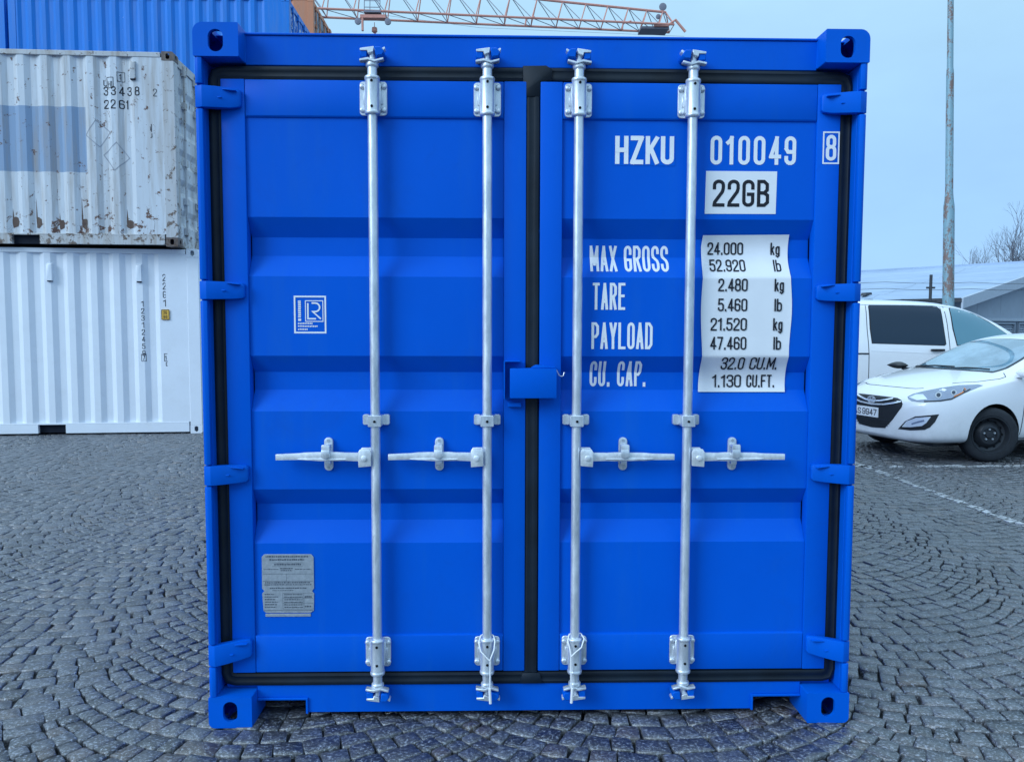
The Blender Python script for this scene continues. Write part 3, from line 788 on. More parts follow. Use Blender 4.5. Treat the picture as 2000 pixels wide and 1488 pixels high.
# seal cables hung over the foot of the two middle rods
for i, (x, s) in enumerate(((-.170, 1), (.165, -1))):
    m = MB(); y = -.004
    p = [(x + s * .010, y - .004, .120), (x + s * .011, y - .003, .160), (x + s * .012, y - .003, .262 if s > 0 else .275)]
    q = [(x + s * .026, y + .004, .295), (x + s * .030, y + .018, .325), (x + s * .024, y + .034, .340), (x, y + .055, .346), (x - s * .024, y + .034, .340), (x - s * .032, y + .016, .322), (x - s * .024, y + .002, .292), (x - s * (.0), y - .004, .268 if s > 0 else .28), (x + s * .009, y - .004, .258 if s > 0 else .27)]
    if s < 0: p = [(x - .012, y - .004, .120), (x - .016, y - .003, .16), (x - .018, y - .003, .275)]; q = [(x - .022, y + .004, .30), (x - .028, y + .018, .325), (x - .022, y + .034, .342), (x, y + .055, .348), (x + .024, y + .034, .345), (x + .034, y + .016, .333), (x + .022, y, .305), (x, y - .003, .288), (x - .016, y - .004, .272)]
    m.tube(p + q, .0026, 7)
    e = p[0]; m.cyl((e[0], e[1] - .001, .150), (e[0] + s * .003, e[1] - .001, .092), .0052, 8)
    o = m.build('seal_cable', 'cable_white', None)
    tag(o, 'white wire seal looped over the foot of the ' + ('left' if s > 0 else 'right') + " door's rod beside the middle joint", 'cable seal', 'wire seals on the container rods')
# ------------------------------------------------------------------ ground and cobbles
# bedding between and under the stones; beyond the laid field it carries on as a coarser stone surface
b = NB('ground_dirt')
_p = b.sepx(b.pos)
_n = b.noise(3.2, 8, .7, b.pos)
_soil = b.mix(b.rng(_n, .35, .7), (.006, .008, .011), (.020, .022, .026))
_st = b.rng(b.vor(9.5, 'DISTANCE_TO_EDGE', b.pos), .0, .09)
_far = b.mix(_st, (.014, .016, .02), (.075, .083, .10))
_in = b.math('MULTIPLY', b.math('LESS_THAN', b.math('ABSOLUTE', _p['X']), 11.5), b.math('LESS_THAN', _p['Y'], 12.9))
b.set(b.mix(_in, _far, _soil), .6, 0, .4)
b.bump(b.noise(120, 4, .7, b.pos), .6, .004)
M['ground_dirt'] = b.m

b = NB('cobble_stone')
_t = b.attr('tone')
_t2 = b.attr('hue')
_n = b.noise(55, 7, .72, b.pos); _n2 = b.noise(9, 5, .6, b.pos); _wet = b.noise(.9, 4, .6, b.pos); _v = b.vor(260, 'F1', b.pos)
_c = b.mix(_t, (.015, .016, .019), (.086, .091, .104))
_n5 = b.noise(85, 6, .8, b.pos)
_c = b.mix(b.math('MULTIPLY', _t2, .55), _c, (.11, .078, .06))
_c = b.mix(b.math('MULTIPLY', b.rng(_n5, .53, .60), .9), _c, (.34, .37, .43))
_c = b.mix(b.math('MULTIPLY', b.rng(_n5, .38, .47, 1, 0), .9), _c, (.012, .014, .018))
_c = b.mix(b.math('MULTIPLY', b.rng(_n, .55, .70), .7), _c, (.24, .25, .26))
_c = b.mix(b.rng(_n, .28, .46, .75, 0), _c, (.016, .017, .019))
_c = b.mix(b.math('MULTIPLY', b.rng(_v, .0, .25, 1, 0), .35), _c, (.30, .31, .32))
_r = b.rng(_n, .3, .7, .30, .54)
_r = b.math('SUBTRACT', _r, b.math('MULTIPLY', b.rng(_wet, .35, .65, smooth=True), .10))
b.set(_c, _r, 0, 1.0); b.p.inputs['IOR'].default_value = 1.54
b.bump(_n, .75, .0030, b.bump(_n2, .8, .009, b.bump(b.noise(170, 3, .6, b.pos), .5, .0012)))
M['cobble_stone'] = b.m

b = NB('line_paint')
_n = b.noise(38, 8, .75, b.pos); _n2 = b.noise(5, 4, .6, b.pos)
_k = b.rng(b.math('ADD', _n, b.math('MULTIPLY', _n2, .6)), .70, .90)
b.set(b.mix(_k, (.62, .63, .64), (.16, .165, .17)), .55, 0, .4)
b.bump(_n, .5, .002)
M['line_paint'] = b.m

ground = MB()
ground.v = [(-260, -160, -.026), (260, -160, -.026), (260, 420, -.026), (-260, 420, -.026)]; ground.f = [(0, 1, 2, 3)]
ground = ground.build('ground', 'ground_dirt', None, smooth=0, recalc=False); ground['kind'] = 'structure'

def poly_clip(pts, n, d):
    """keep n.p <= d"""
    out = []
    for i, p in enumerate(pts):
        q = pts[(i + 1) % len(pts)]; a = n[0] * p[0] + n[1] * p[1] - d; c = n[0] * q[0] + n[1] * q[1] - d
        if a <= 0: out.append(p)
        if (a < 0 < c) or (c < 0 < a): t = a / (a - c); out.append((p[0] + (q[0] - p[0]) * t, p[1] + (q[1] - p[1]) * t))
    return out
def poly_area(p): return .5 * sum(p[i][0] * p[(i + 1) % len(p)][1] - p[(i + 1) % len(p)][0] * p[i][1] for i in range(len(p)))
def poly_shrink(p, d):
    """inset a convex counter-clockwise polygon by clipping against its own shifted sides"""
    out = list(p); n = len(p)
    for i in range(n):
        a, c = p[i], p[(i + 1) % n]; ex, ey = c[0] - a[0], c[1] - a[1]; L = hypot(ex, ey)
        if L < 1e-6: continue
        nx, ny = ey / L, -ex / L
        out = poly_clip(out, (nx, ny), nx * a[0] + ny * a[1] - d)
        if len(out) < 3: return []
    return out
def tidy(p, e=.004):
    out = []
    for q in p:
        if not out or hypot(q[0] - out[-1][0], q[1] - out[-1][1]) > e: out.append(q)
    if len(out) > 2 and hypot(out[0][0] - out[-1][0], out[0][1] - out[-1][1]) < e: out.pop()
    return out
def chamfer(p, r):
    out = []; n = len(p)
    for i in range(n):
        a, q, c = p[i - 1], p[i], p[(i + 1) % n]
        for o in (a, c):
            L = hypot(o[0] - q[0], o[1] - q[1]); k = min(r, L * .35) / L
            out.append((q[0] + (o[0] - q[0]) * k, q[1] + (o[1] - q[1]) * k))
    return out
AW, AX = 1.45, .45              # width of one arc of setts and where one is centred
AR = AW / 2 / sin(radians(45)); ROW = .0975
rs = random.Random(2024)
stones = []
X0, X1, Y0, Y1 = -11.0, 11.4, -3.3, 12.6
def warp(p):
    """the laying is done by eye: every line wanders a little"""
    x, y = p
    return (x + .010 * sin(3.1 * y + 1.3 * x) + .006 * sin(9.7 * y - 4 * x + 1) + .004 * sin(23 * y + 6 * x), y + .012 * sin(2.3 * x - .9 * y + 2) + .007 * sin(8.3 * x + 3 * y) + .004 * sin(21 * x - 9 * y))
def lay(q, gap=None, jit=.0058):
    gx = sum(p[0] for p in q) / len(q); gy = sum(p[1] for p in q) / len(q)
    if not (X0 < gx < X1 and Y0 < gy < Y1): return
    q = [warp(p) for p in q]; q = [(a + rs.uniform(-jit, jit), b_ + rs.uniform(-jit, jit)) for a, b_ in q]
    if poly_area(q) < 0: q = q[::-1]
    q = poly_shrink(tidy(q, .006), gap or rs.choice((.0018, .0024, .003, .0036, .005)))
    q = tidy(q, .008) if q else q
    if len(q) > 2 and poly_area(q) > .0009: stones.append(q)
def up_t(t): return math.asin(max(-.98, min(.98, sin(t) - ROW * cos(t) * sin(t) / AR)))
Q45 = radians(45)
for c in range(-9, 9):
    cx = AX + c * AW
    if cx + AW / 2 < X0 - .2 or cx - AW / 2 > X1 + .2: continue
    j0, j1 = int((Y0 - .5) / ROW), int((Y1 + .5) / ROW)
    def P(t, jj): return (cx + AR * sin(t), jj * ROW - AR * (cos(t) - cos(Q45)))
    for j in range(j0, j1 + 1):
        # joints: square setts of the cusp size at both ends, larger ones across the middle
        ths = [-Q45]
        while True:
            t = ths[-1]; w = ROW * (.74 + .34 * (cos(t) - .707) / .293) * rs.choice((.74, .86, .95, 1.0, 1.04, 1.12, 1.24, 1.5))
            t += w / AR
            if t > Q45 - .5 * ROW / AR: break
            ths.append(t)
        if len(ths) > 2: k = (Q45 + Q45) / (ths[-1] + ROW * .76 / AR + Q45); ths = [-Q45 + (t + Q45) * k for t in ths]
        ths.append(Q45)
        for ta, tb in zip(ths, ths[1:]):
            sk, sk2 = radians(rs.uniform(-.5, .5)) * (abs(ta) < .7), radians(rs.uniform(-.5, .5)) * (abs(tb) < .7)
            lay([P(ta, j), P(tb, j), P(up_t(tb) + sk2, j + 1), P(up_t(ta) + sk, j + 1)])
        xb = cx + AW / 2; y = j * ROW
        lay([(xb, y), (xb + ROW / 2, y + ROW / 2), (xb, y + ROW), (xb - ROW / 2, y + ROW / 2)])
def in_view(x, y):
    d = Vector((x, y, 0)) - CAM; zf = d.dot(_f)
    if zf < .1: return None
    u = 1000 + 1550 * d.dot(_r2) / zf; v = 744 - 1550 * d.dot(_u2) / zf
    if not (-20 < u < 2020 and v < 1510): return None
    # hidden behind the container's footprint
    if y > .05:
        for yy in (.05, min(y, 6.0)):
            t = (yy - CAM.y) / (y - CAM.y); xx = CAM.x + (x - CAM.x) * t
            if abs(xx) < 1.2: return None
    return zf
def sett(q, near):
    """one stone: base ring below ground, shoulder, and a slightly domed, slightly tilted top"""
    gx = sum(p[0] for p in q) / len(q); gy = sum(p[1] for p in q) / len(q)
    if near: q = chamfer(q, rs.uniform(.004, .010))
    h = rs.uniform(-.0035, .003); tx, ty = rs.uniform(-.032, .032), rs.uniform(-.032, .032)
    n = len(q); rr = rs.uniform(.0025, .0048)
    def sh(p, d):
        L = hypot(p[0] - gx, p[1] - gy); k = max(.2, 1 - d / L); return (gx + (p[0] - gx) * k, gy + (p[1] - gy) * k)
    def hz(p, dz): return h + dz + tx * (p[0] - gx) + ty * (p[1] - gy)
    v = [(p[0], p[1], -.027) for p in q] + [(p[0], p[1], hz(p, -.0035)) for p in q]
    r1 = [sh(p, rr) for p in q]
    v += [(*p, hz(p, 0)) for p in r1] + [(gx, gy, h + .0008)]
    f = [(k * n + i, k * n + (i + 1) % n, (k + 1) * n + (i + 1) % n, (k + 1) * n + i) for k in range(2) for i in range(n)]
    f += [(2 * n + i, 2 * n + (i + 1) % n, 3 * n) for i in range(n)]
    return v, f
def stone_mesh(vs_, fs_, tones):
    me = bpy.data.meshes.new('cobble'); me.from_pydata(vs_, [], fs_); me.polygons.foreach_set('use_smooth', [True] * len(fs_))
    for nm, k in (('tone', 0), ('hue', 1)):
        at = me.attributes.new(nm, 'FLOAT', 'POINT'); at.data.foreach_set('value', [t[k] for t in tones])
    me.materials.append(M['cobble_stone']); me.update(); return me
ranked = []
for q in stones:
    gx = sum(p[0] for p in q) / len(q); gy = sum(p[1] for p in q) / len(q)
    z = in_view(gx, gy); ranked.append((z * z * z / poly_area(q) if z else 1e9 + rs.random(), z or 99, q))
ranked.sort(key=lambda r: r[0])
AV, AF, AT = [], [], []
tops = []
for i, (_, z, q) in enumerate(ranked):
    v, f = sett(q, z < 7 )
    tn = (min(1, max(0, rs.gauss(.5, .30))), 1. if rs.random() < .07 else rs.random() * .18)
    if i < 300:
        link('cobble', stone_mesh(v, f, [tn] * len(v)), None, ground)
    else:
        k = len(AV); AV += v; AF += [tuple(a + k for a in g) for g in f]; AT += [tn] * len(v)
o = link('cobble', stone_mesh(AV, AF, AT), None, ground); o['kind'] = 'stuff'

# worn white lines brushed over the tops of the stones
def line_strip(name, a, c, w, miss, seed):
    r_ = random.Random(seed); m = MB(); a, c = Vector(a), Vector(c); d = (c - a).normalized(); n = Vector((-d.y, d.x))
    for q in stones:
        gx = sum(p[0] for p in q) / len(q); gy = sum(p[1] for p in q) / len(q)
        s = (Vector((gx, gy)) - a).dot(n); t = (Vector((gx, gy)) - a).dot(d)
        if abs(s) > w + .08 or t < -.05 or t > (c - a).length + .05 or r_.random() < miss: continue
        p = poly_shrink(q, .007)
        if len(p) < 3: continue
        for sg in (-1, 1):
            nn = (n.x * sg, n.y * sg); off = nn[0] * a.x + nn[1] * a.y + w / 2 + r_.uniform(-.012, .010)
            p = poly_clip(p, nn, off)
            if len(p) < 3: break
        p = tidy(p, .004)
        if len(p) < 3 or poly_area(p) < .0004: continue
        m.add([(x, y, .0085) for x, y in p] + [(x, y, -.004) for x, y in p], [list(range(len(p)))] + [(i, (i + 1) % len(p), len(p) + (i + 1) % len(p), len(p) + i) for i in range(len(p))])
    o = m.build(name, 'line_paint', None, smooth=0, recalc=True); o['kind'] = 'structure'
line_strip('road_marking', (3.3, 5.56), (8.5, 5.66), .075, .10, 1)
line_strip('road_marking', (3.90, 5.95), (3.93, 1.6), .085, .22, 2)
# ------------------------------------------------------------------ stacked containers on the left
def worn(name, base, rust_low, rust=(.085, .045, .032), panel=None, grime=.3, spots=.0, rust_amt=.10, gloss=(.4, .7), spec=.35):
    """old container paint: blistered rust patches, streaks, chips"""
    b = NB(name); s = b.sepx()
    n1 = b.noise(1.3, 6, .6, stretch=(1, 1, .25)); n2 = b.noise(9, 8, .72, dist=.4); n3 = b.noise(34, 6, .7); n4 = b.noise(3.2, 6, .65, stretch=(2.4, 2.4, .22))
    c = b.mix(b.rng(n1, .3, .7), tuple(x * .88 for x in base), base)
    if panel:
        x0, x1, z0, z1, pc = panel
        f = b.math('MULTIPLY', b.math('MULTIPLY', b.math('GREATER_THAN', s['X'], x0), b.math('LESS_THAN', s['X'], x1)),
                   b.math('MULTIPLY', b.math('GREATER_THAN', s['Z'], z0), b.math('LESS_THAN', s['Z'], z1)))
        c = b.mix(f, c, pc)
    c = b.mix(b.math('MULTIPLY', b.rng(n4, .46, .72), grime), c, (.33, .28, .23))
    lo = b.rng(s['Z'], rust_low[0], rust_low[1], rust_amt, 0.0)        # more rust low down
    k = b.rng(b.math('SUBTRACT', n2, lo), .36 + spots, .40 + spots, 1, 0)
    k = b.math('MINIMUM', k, 1)
    chip = b.rng(n3, .70, .73)
    rc = b.mix(b.rng(n3, .3, .7), rust, tuple(x * 2.2 for x in rust))
    c = b.mix(k, c, rc)
    c = b.mix(b.math('MULTIPLY', chip, .8), c, rc)
    b.set(c, b.rng(n2, .3, .7, *gloss), 0, spec)
    b.bump(n2, .25, .004)
    M[name] = b.m
# each sheet's object frame: x along the side from its left end, z from its foot
worn('old_white', (.62, .66, .70), (.15, .55), panel=(1.80, 4.71, .985, 1.85, (.24, .34, .48)), grime=.75, spots=.0, rust_amt=.075)
worn('old_frame', (.52, .53, .54), (0., 1.0), (.10, .075, .06), grime=.9, spots=.035, rust_amt=.05)
worn('old_blue', (.004, .19, .66), (0., .2), (.40, .42, .46), grime=.12, spots=-.10, gloss=(.34, .5), spec=.3)
worn('old_blue_end', (.02, .17, .62), (0., 3.2), (.42, .46, .50), grime=.2, spots=.06)
worn('old_orange', (.62, .24, .12), (0., .4), (.16, .09, .06), grime=.25, spots=-.03)
worn('old_grey_end', (.30, .32, .36), (0., 3.2), (.09, .07, .07), grime=.6, spots=.06)
paint('clean_white', (.76, .80, .85), .32, .03, (.55, .56, .56), .2, 1.2, .35)
worn('old_rusty', (.12, .09, .08), (0., .2), (.06, .04, .03), grime=.5, spots=.02)
worn('rust_scab', (.10, .060, .045), (0., .2), (.05, .03, .025), grime=.3, spots=.03)
plain('placard_trace', (.30, .32, .36), .6, 0, .3, .2, 14, .3)
plain('pocket_dark', (.008, .012, .022), .8, 0, .2)

def far_container(name, label, loc, rz, H, mat, frame, endm, door_end='none', L=6.058, Wd=2.438, pitch=.30, pockets=True, group=None, detail=True):
    """a container seen from its long side; origin at the foot of its near right corner, x runs left to right (negative x is its length)"""
    t = thing(name, label, 'shipping container', loc, rz, group)
    # near long side
    m = corrugated(L - .32, .165, H - .075, pitch, .036, .012); turn(m, lambda p: (p[0], p[1], p[2]))
    o = m.build('side_wall', mat, t, smooth=20); o.location = (-L + .16, 0, 0)
    m = corrugated(L - .32, .165, H - .075, pitch, .036, .012); turn(m, lambda p: (p[0], Wd - p[1], p[2]))
    o = m.build('side_wall', mat, t, smooth=20); o.location = (-L + .16, 0, 0)
    for y0, y1 in ((0.004, .06), (Wd - .06, Wd - .004)):
        m = MB(); m.box(-L + .1785, -.1785, y0, y1, H - .076, H - .012); m.build('top_rail', frame, t, bevel=.004)
        m = MB(); xs = [(-L + .1785, -.1785)]
        if pockets:
            for c in (-L / 2 - 1.02, -L / 2 + 1.02):
                xs = [s for a, b_ in xs for s in (((a, c - .18), (c + .18, b_)) if a < c < b_ else ((a, b_),))]
        for a, b_ in xs: m.box(a, b_, y0, y1, .022, .142)
        m.box(-L + .1785, -.1785, y0, y1, .1425, .164); m.build('bottom_rail', frame, t, bevel=.003)
    m = MB(); m.box(-L + .17, -.17, .061, Wd - .061, .03, .16)
    if pockets: m.box(-L / 2 - 1.3, -L / 2 + 1.3, .0605, Wd - .0605, .028, .150)
    m.build('floor', 'pocket_dark', t)
    m = corrugated(L - .2, 0, Wd - .12, .21, .02, 0); turn(m, lambda p: (-L + .1 + p[0], .06 + p[2], H - .014 - p[1])); m.build('roof', frame, t, smooth=20)
    for xo, s in ((0., 1), (-L, -1)):
        for yo, fr in ((0., -1), (Wd, 1)):
            for top in (False, True):
                casting_t(s, xo, H - .118 if top else 0., yo, fr, top, 'old_rusty' if mat == 'old_white' else frame, t, detail and s > 0 and fr < 0)
            m = MB(); xi = xo - s * .160
            m.box(*sorted((xo - s * .002, xi)), *sorted((yo - fr * .003, yo - fr * .05)), .1185, H - .1185)
            m.box(*sorted((xo - s * .0025, xo - s * .05)), *sorted((yo - fr * .0505, yo - fr * .15)), .1185, H - .1185)
            m.build('corner_post', frame, t, bevel=.004)
        # ends
        if s > 0 and door_end == 'door':
            for k in (0, 1):
                y0 = .16 + k * (Wd - .32) / 2; y1 = y0 + (Wd - .32) / 2 - .01
                prof = [(.16, 0)];
                for q in range(5):
                    z = .30 + q * (H - .5) / 5; prof += [(z, 0), (z + .07, .036), (z + .17, .036), (z + .24, 0)]
                prof.append((H - .13, 0))
                m = MB(); m.add([(xo - .05 - d, y, z) for y in (y0, y1) for z, d in prof], [(i, i + 1, len(prof) + i + 1, len(prof) + i) for i in range(len(prof) - 1)])
                d_ = m.build('door', endm, t, smooth=20)
                for fy in (.27, .73):
                    y = y0 + (y1 - y0) * fy
                    m = MB(); m.cyl((xo - .022, y, .08), (xo - .022, y, H - .06), .017, 8)
                    for z in (.2, .62, 1.15, H - .65, H - .2): m.box(xo - .045, xo - .002, y - .05, y + .05, z, z + .09)
                    m.build('locking_bar', frame, d_)
            m = MB(); m.box(xo - .12, xo - .03, .163, Wd - .163, H - .125, H - .012); m.build('door_header', frame, t, bevel=.004)
            m = MB(); m.box(xo - .12, xo - .03, .163, Wd - .163, .02, .155); m.build('door_sill', frame, t, bevel=.004)
        else:
            m = corrugated(Wd - .32, .16, H - .1, .24, .04, 0); turn(m, lambda p: (xo - s * (.03 + p[1]), .16 + p[0], p[2])); m.build('end_wall', endm, t, smooth=20)
            m = MB(); m.box(*sorted((xo - s * .09, xo - s * .012)), .163, Wd - .163, H - .105, H - .012); m.box(*sorted((xo - s * .09, xo - s * .012)), .163, Wd - .163, .02, .158); m.build('end_frame', frame, t, bevel=.004)
    return t
def casting_t(s, x_out, z0, y0, fr, top, mat, parent, holes):
    return casting(s, x_out, z0, y0, fr, top, mat=mat, parent=parent, holes=holes)

RZ1 = math.atan2(.26, 2.65)
low = far_container('shipping_container', 'clean white container on the cobbles at the left, under the rusty white one', (-4.28, 8.36, 0), RZ1, 2.591, 'clean_white', 'clean_white', 'clean_white')
RZ2 = radians(2.2)
old = far_container('shipping_container', 'rust streaked old white container with a faded blue patch, stacked on the clean white one', (-4.45, 8.10, 2.595), RZ2, 2.591, 'old_white', 'old_frame', 'old_white', 'door')
BG = 'blue containers stacked at the far left'
TB, TO = 15.0, 19.25
bl_names = ['topmost worn blue container of the tall stack above the white containers', 'middle blue container of the tall stack, behind the rusty white container', 'lowest blue container of the tall stack, hidden behind the white containers']
for k in range(3):
    far_container('shipping_container', bl_names[2 - k], (-4.62, TB, k * 2.897), 0, 2.896, 'old_blue', 'old_blue', 'old_blue_end', 'door', group=BG, pitch=.300, pockets=False, detail=(k == 2))
for k in range(3):
    far_container('shipping_container', ['lowest blue container in the stack cut off by the left edge', 'middle blue container in the stack cut off by the left edge', 'topmost blue container in the stack cut off by the left edge'][k], (-10.78, TB + .05, k * 2.897), 0, 2.896, 'old_blue', 'old_blue', 'old_blue_end', group=BG, pitch=.300, pockets=False, detail=False)
for k in range(4):
    far_container('shipping_container', ['lowest', 'second lowest', 'second highest', 'topmost'][k] + ' orange container of the stack behind the blue ones', (-5.03, TO, k * 2.592), 0, 2.591, 'old_orange', 'old_orange', 'old_grey_end', 'door', group='orange containers behind the blue stack', pockets=False, detail=False)

def side_surf(L, pitch=.30, depth=.036, slope=.068, face=.012):
    """outer face of a long side in its container's frame"""
    flat = (pitch - 2 * slope) / 2
    def f(x, z):
        u = x - (-L + .16) - flat / 2
        if u < 0 or x > -.16 - pitch * .6: return face
        u %= pitch
        if u < slope: return face + depth * u / slope
        if u < slope + flat: return face + depth
        if u < 2 * slope + flat: return face + depth * (1 - (u - slope - flat) / slope)
        return face
    return f
SS = side_surf(6.058)
CUTX = []
_x = -6.058 + .16 + (.30 - .136) / 4
while _x < -.4:
    CUTX += [_x, _x + .068, _x + .068 + .082, _x + .136 + .082]; _x += .30
def side_text(txt, x0, x1, z0, z1, th, parent, mat='black_print', frame=False, gap=.14, rect=None):
    P_ = []
    if rect: P_.append(([(0, 0, 0), (rect[0], 0, 0), (rect[0], rect[1], 0), (0, rect[1], 0)], [(0, 1, 2, 3)], x0, z0))
    elif frame: v, f = frame2d(x1 - x0, z1 - z0, th); P_.append((v, f, x0, z0))
    else: v, f = text2d(txt, x1 - x0, z1 - z0, th, gap); P_.append((v, f, x0, z0))
    return lettering('lettering' if not rect else 'marking_patch', P_, mat, parent, SS, (), .0025, [c for c in CUTX if x0 - .01 < c < x1 + .01])
# old white: number, size code, warning marks. x is measured back from the near right corner
side_text('4', -.0, .0, 0, 0, 0, old) if False else None
for ch, x0 in zip('334384', (-.945, -.835, -.735, -.635, -.525, -.415)): side_text(ch, x0, x0 + .062, 2.005, 2.125, .014, old)
side_text('2', -.285, -.235, 2.00, 2.10, .008, old)
for ch, x0 in zip('2261', (-.945, -.845, -.740, -.655)): side_text(ch, x0, x0 + (.066 if ch != '1' else .03), 1.83, 1.95, .014, old)
side_text('U', -.945, -.89, 2.13, 2.21, .010, old)
side_text('', -.900, -.800, 2.10, 2.245, .008, old, frame=True); side_text('HI', -.880, -.82, 2.115, 2.19, .008, old)
side_text('', -.755, -.660, 2.185, 2.315, .007, old, frame=True); side_text('1', -.730, -.70, 2.20, 2.29, .009, old)
side_text('', -.405, -.315, 1.53, 1.635, .008, old, frame=True); side_text('16', -.395, -.325, 1.545, 1.60, .008, old); side_text('X', -.43, -.40, 1.47, 1.54, .009, old); side_text('U', -.37, -.31, 1.45, 1.51, .009, old)
# bare rusty scabs knocked into the troughs low on the old white side, and the outlines of two lost placards
rk = random.Random(12)
_tr = [-6.058 + .16 + .041 + .068 + .041 + k * .30 for k in range(19)]
for i, x in enumerate(_tr):
    if i % 7 == 2: continue
    P_ = []; w = rk.uniform(.035, .05); z0 = rk.uniform(.20, .26); h = rk.uniform(.10, .17)
    n = 12; pts = [(x + w * (1 if cos(2 * pi * k / n) > 0 else -1) * min(1, abs(cos(2 * pi * k / n)) * 1.5) * rk.uniform(.75, 1.05), z0 + h / 2 + h / 2 * sin(2 * pi * k / n) * rk.uniform(.75, 1.2)) for k in range(n)]
    P_.append(([(a, c_, 0) for a, c_ in pts], [list(range(n))], 0, 0))
    P_.append(([(x - w * .9, z0 + h * .8, 1), (x - w * .4, z0 + h * .8, 1), (x - w * .75, z0 + h + rk.uniform(.05, .35), 1)], [(0, 1, 2)], 0, 0))
    lettering('rust_scab', P_, 'rust_scab', old, SS, (), .0015, [c for c in CUTX if x - .1 < c < x + .1])
for cx, cz, r, a in ((-1.03, 1.50, .16, .12), (-.80, 1.20, .17, -.10)):
    v, f = ribbon([(cx + r * cos(a + k * pi / 2), cz + r * 1.1 * sin(a + k * pi / 2)) for k in range(4)], .012, True)
    lettering('placard_trace', [([(*p, 0) for p in v], f, 0, 0)], 'placard_trace', old, SS, (), .0015, [c for c in CUTX if cx - .3 < c < cx + .3])
# vent covers
def vent(x, z, h, parent, mat, w=.07):
    m = MB(); m.prism([(-.018, 0), (-.018, h - .02), (.012, h), (.045, h), (.045, 0)], x, x + w, 'x'); turn(m, lambda p: (p[0], p[1], p[2] + z)); m.build('vent_cover', mat, parent, bevel=.004)
    m = MB(); m.box(x + .004, x + w - .004, -.012, .03, z - .012, z - .001); m.build('vent_opening', 'pocket_dark', parent)
vent(-.575, 2.22, .24, old, 'old_frame')
for x in (-2.0, -.83): vent(x, 2.13, .24, low, 'clean_white')
# clean white: number written downwards, size code, yellow height sticker, small marks
z = 1.86
for ch in '12312459':
    side_text(ch, -.785, -.745, z - .078, z, .0085, low); z -= .098
side_text('', -.800, -.735, 1.02, 1.125, .006, low, frame=True); side_text('7', -.785, -.752, 1.035, 1.11, .007, low)
z = 2.235
for ch in '22G1': side_text(ch, -.490, -.445, z - .095, z, .0095, low); z -= .118
m = MB(); m.prism(rrect(-.515, -.405, 1.60, 1.745, .012, 3), -.002, .004); m.build('height_sticker', 'sign_yellow', low)
def low_flat(x, z): return -.002
for a in (([('c', 1)], -.512, -.408, 1.603, 1.742),):
    v, f = frame2d(.104, .139, .007); lettering('sticker_print', [(v, f, -.512, 1.603)], 'black_print', low, low_flat, (), .001)
v, f = text2d('26', .045, .05, .006); lettering('sticker_print', [(v, f, -.485, 1.675)], 'black_print', low, low_flat, (), .001)
v, f = text2d('BG', .05, .04, .006); lettering('sticker_print', [(v, f, -.485, 1.62)], 'black_print', low, low_flat, (), .001)
side_text('', -.495, -.405, 1.02, 1.13, .007, low, frame=True); side_text('15', -.485, -.42, 1.035, 1.10, .007, low); side_text('G', -.475, -.43, .95, 1.01, .008, low)
# ------------------------------------------------------------------ tower crane far behind
plain('crane_paint', (.60, .27, .21), .5, 0, .4, 0, 30, .12)  # orange paled, so the distant haze sits in the colour itself
plain('crane_dark', (.20, .20, .24), .5, .3, .4)
crane = thing('tower_crane', 'pale orange tower crane jib crossing the sky behind the blue container', 'tower crane', (-24., 56.2, 0))
def CP(px, py, pz): return (px + 24., py - 56.2, pz)
XB = [-25, -22.6, -20.2, -17.8, -15.4, -13.0, -10.7, -8.4, -6.1, -3.8, -1.55, .65, 2.75, 4.75, 6.6, 8.35, 10.0, 11.5, 12.8, 14.0]
def bot(x, s): t = (x + 13) / 27.; return CP(x, 59.2 + 2.6 * t + s * .85, 25.16 + .10 * t)
def topc(x):
    t = (x + 13) / 27.; z = 27.6 if x < 4.0 else 26.95 - (x - 4.0) * .048
    if x < 4.0: z = 26.95 + min(.9, (4.0 - x) * .06)
    return CP(x, 59.2 + 2.6 * t, z)
for s in (-1, 1):
    m = MB(); m.tube([bot(x, s) for x in XB], .085, 6); m.build('bottom_chord', 'crane_paint', crane)
XT = [x + .3 for x in XB[:-1]]
m = MB(); m.tube([topc(x) for x in XT[:-1]] + [topc(13.5)], .095, 6); m.build('top_chord', 'crane_paint', crane)
for i, (a, c) in enumerate(zip(XB, XB[1:])):
    tp = topc(min(XT[i] + .15, 13.5))
    for s in (-1, 1):
        m = MB(); m.tube([bot(a, s), tp], .045, 5); m.build('lattice_brace', 'crane_paint', crane)
        m = MB(); m.tube([tp, bot(c, s)], .032, 5); m.build('lattice_brace', 'crane_dark', crane)
    m = MB(); m.tube([bot(a, -1), bot(c, 1)], .030, 5); m.build('lattice_brace', 'crane_dark', crane)
    m = MB(); m.tube([bot(c, -1), bot(c, 1)], .035, 5); m.build('cross_member', 'crane_paint', crane)
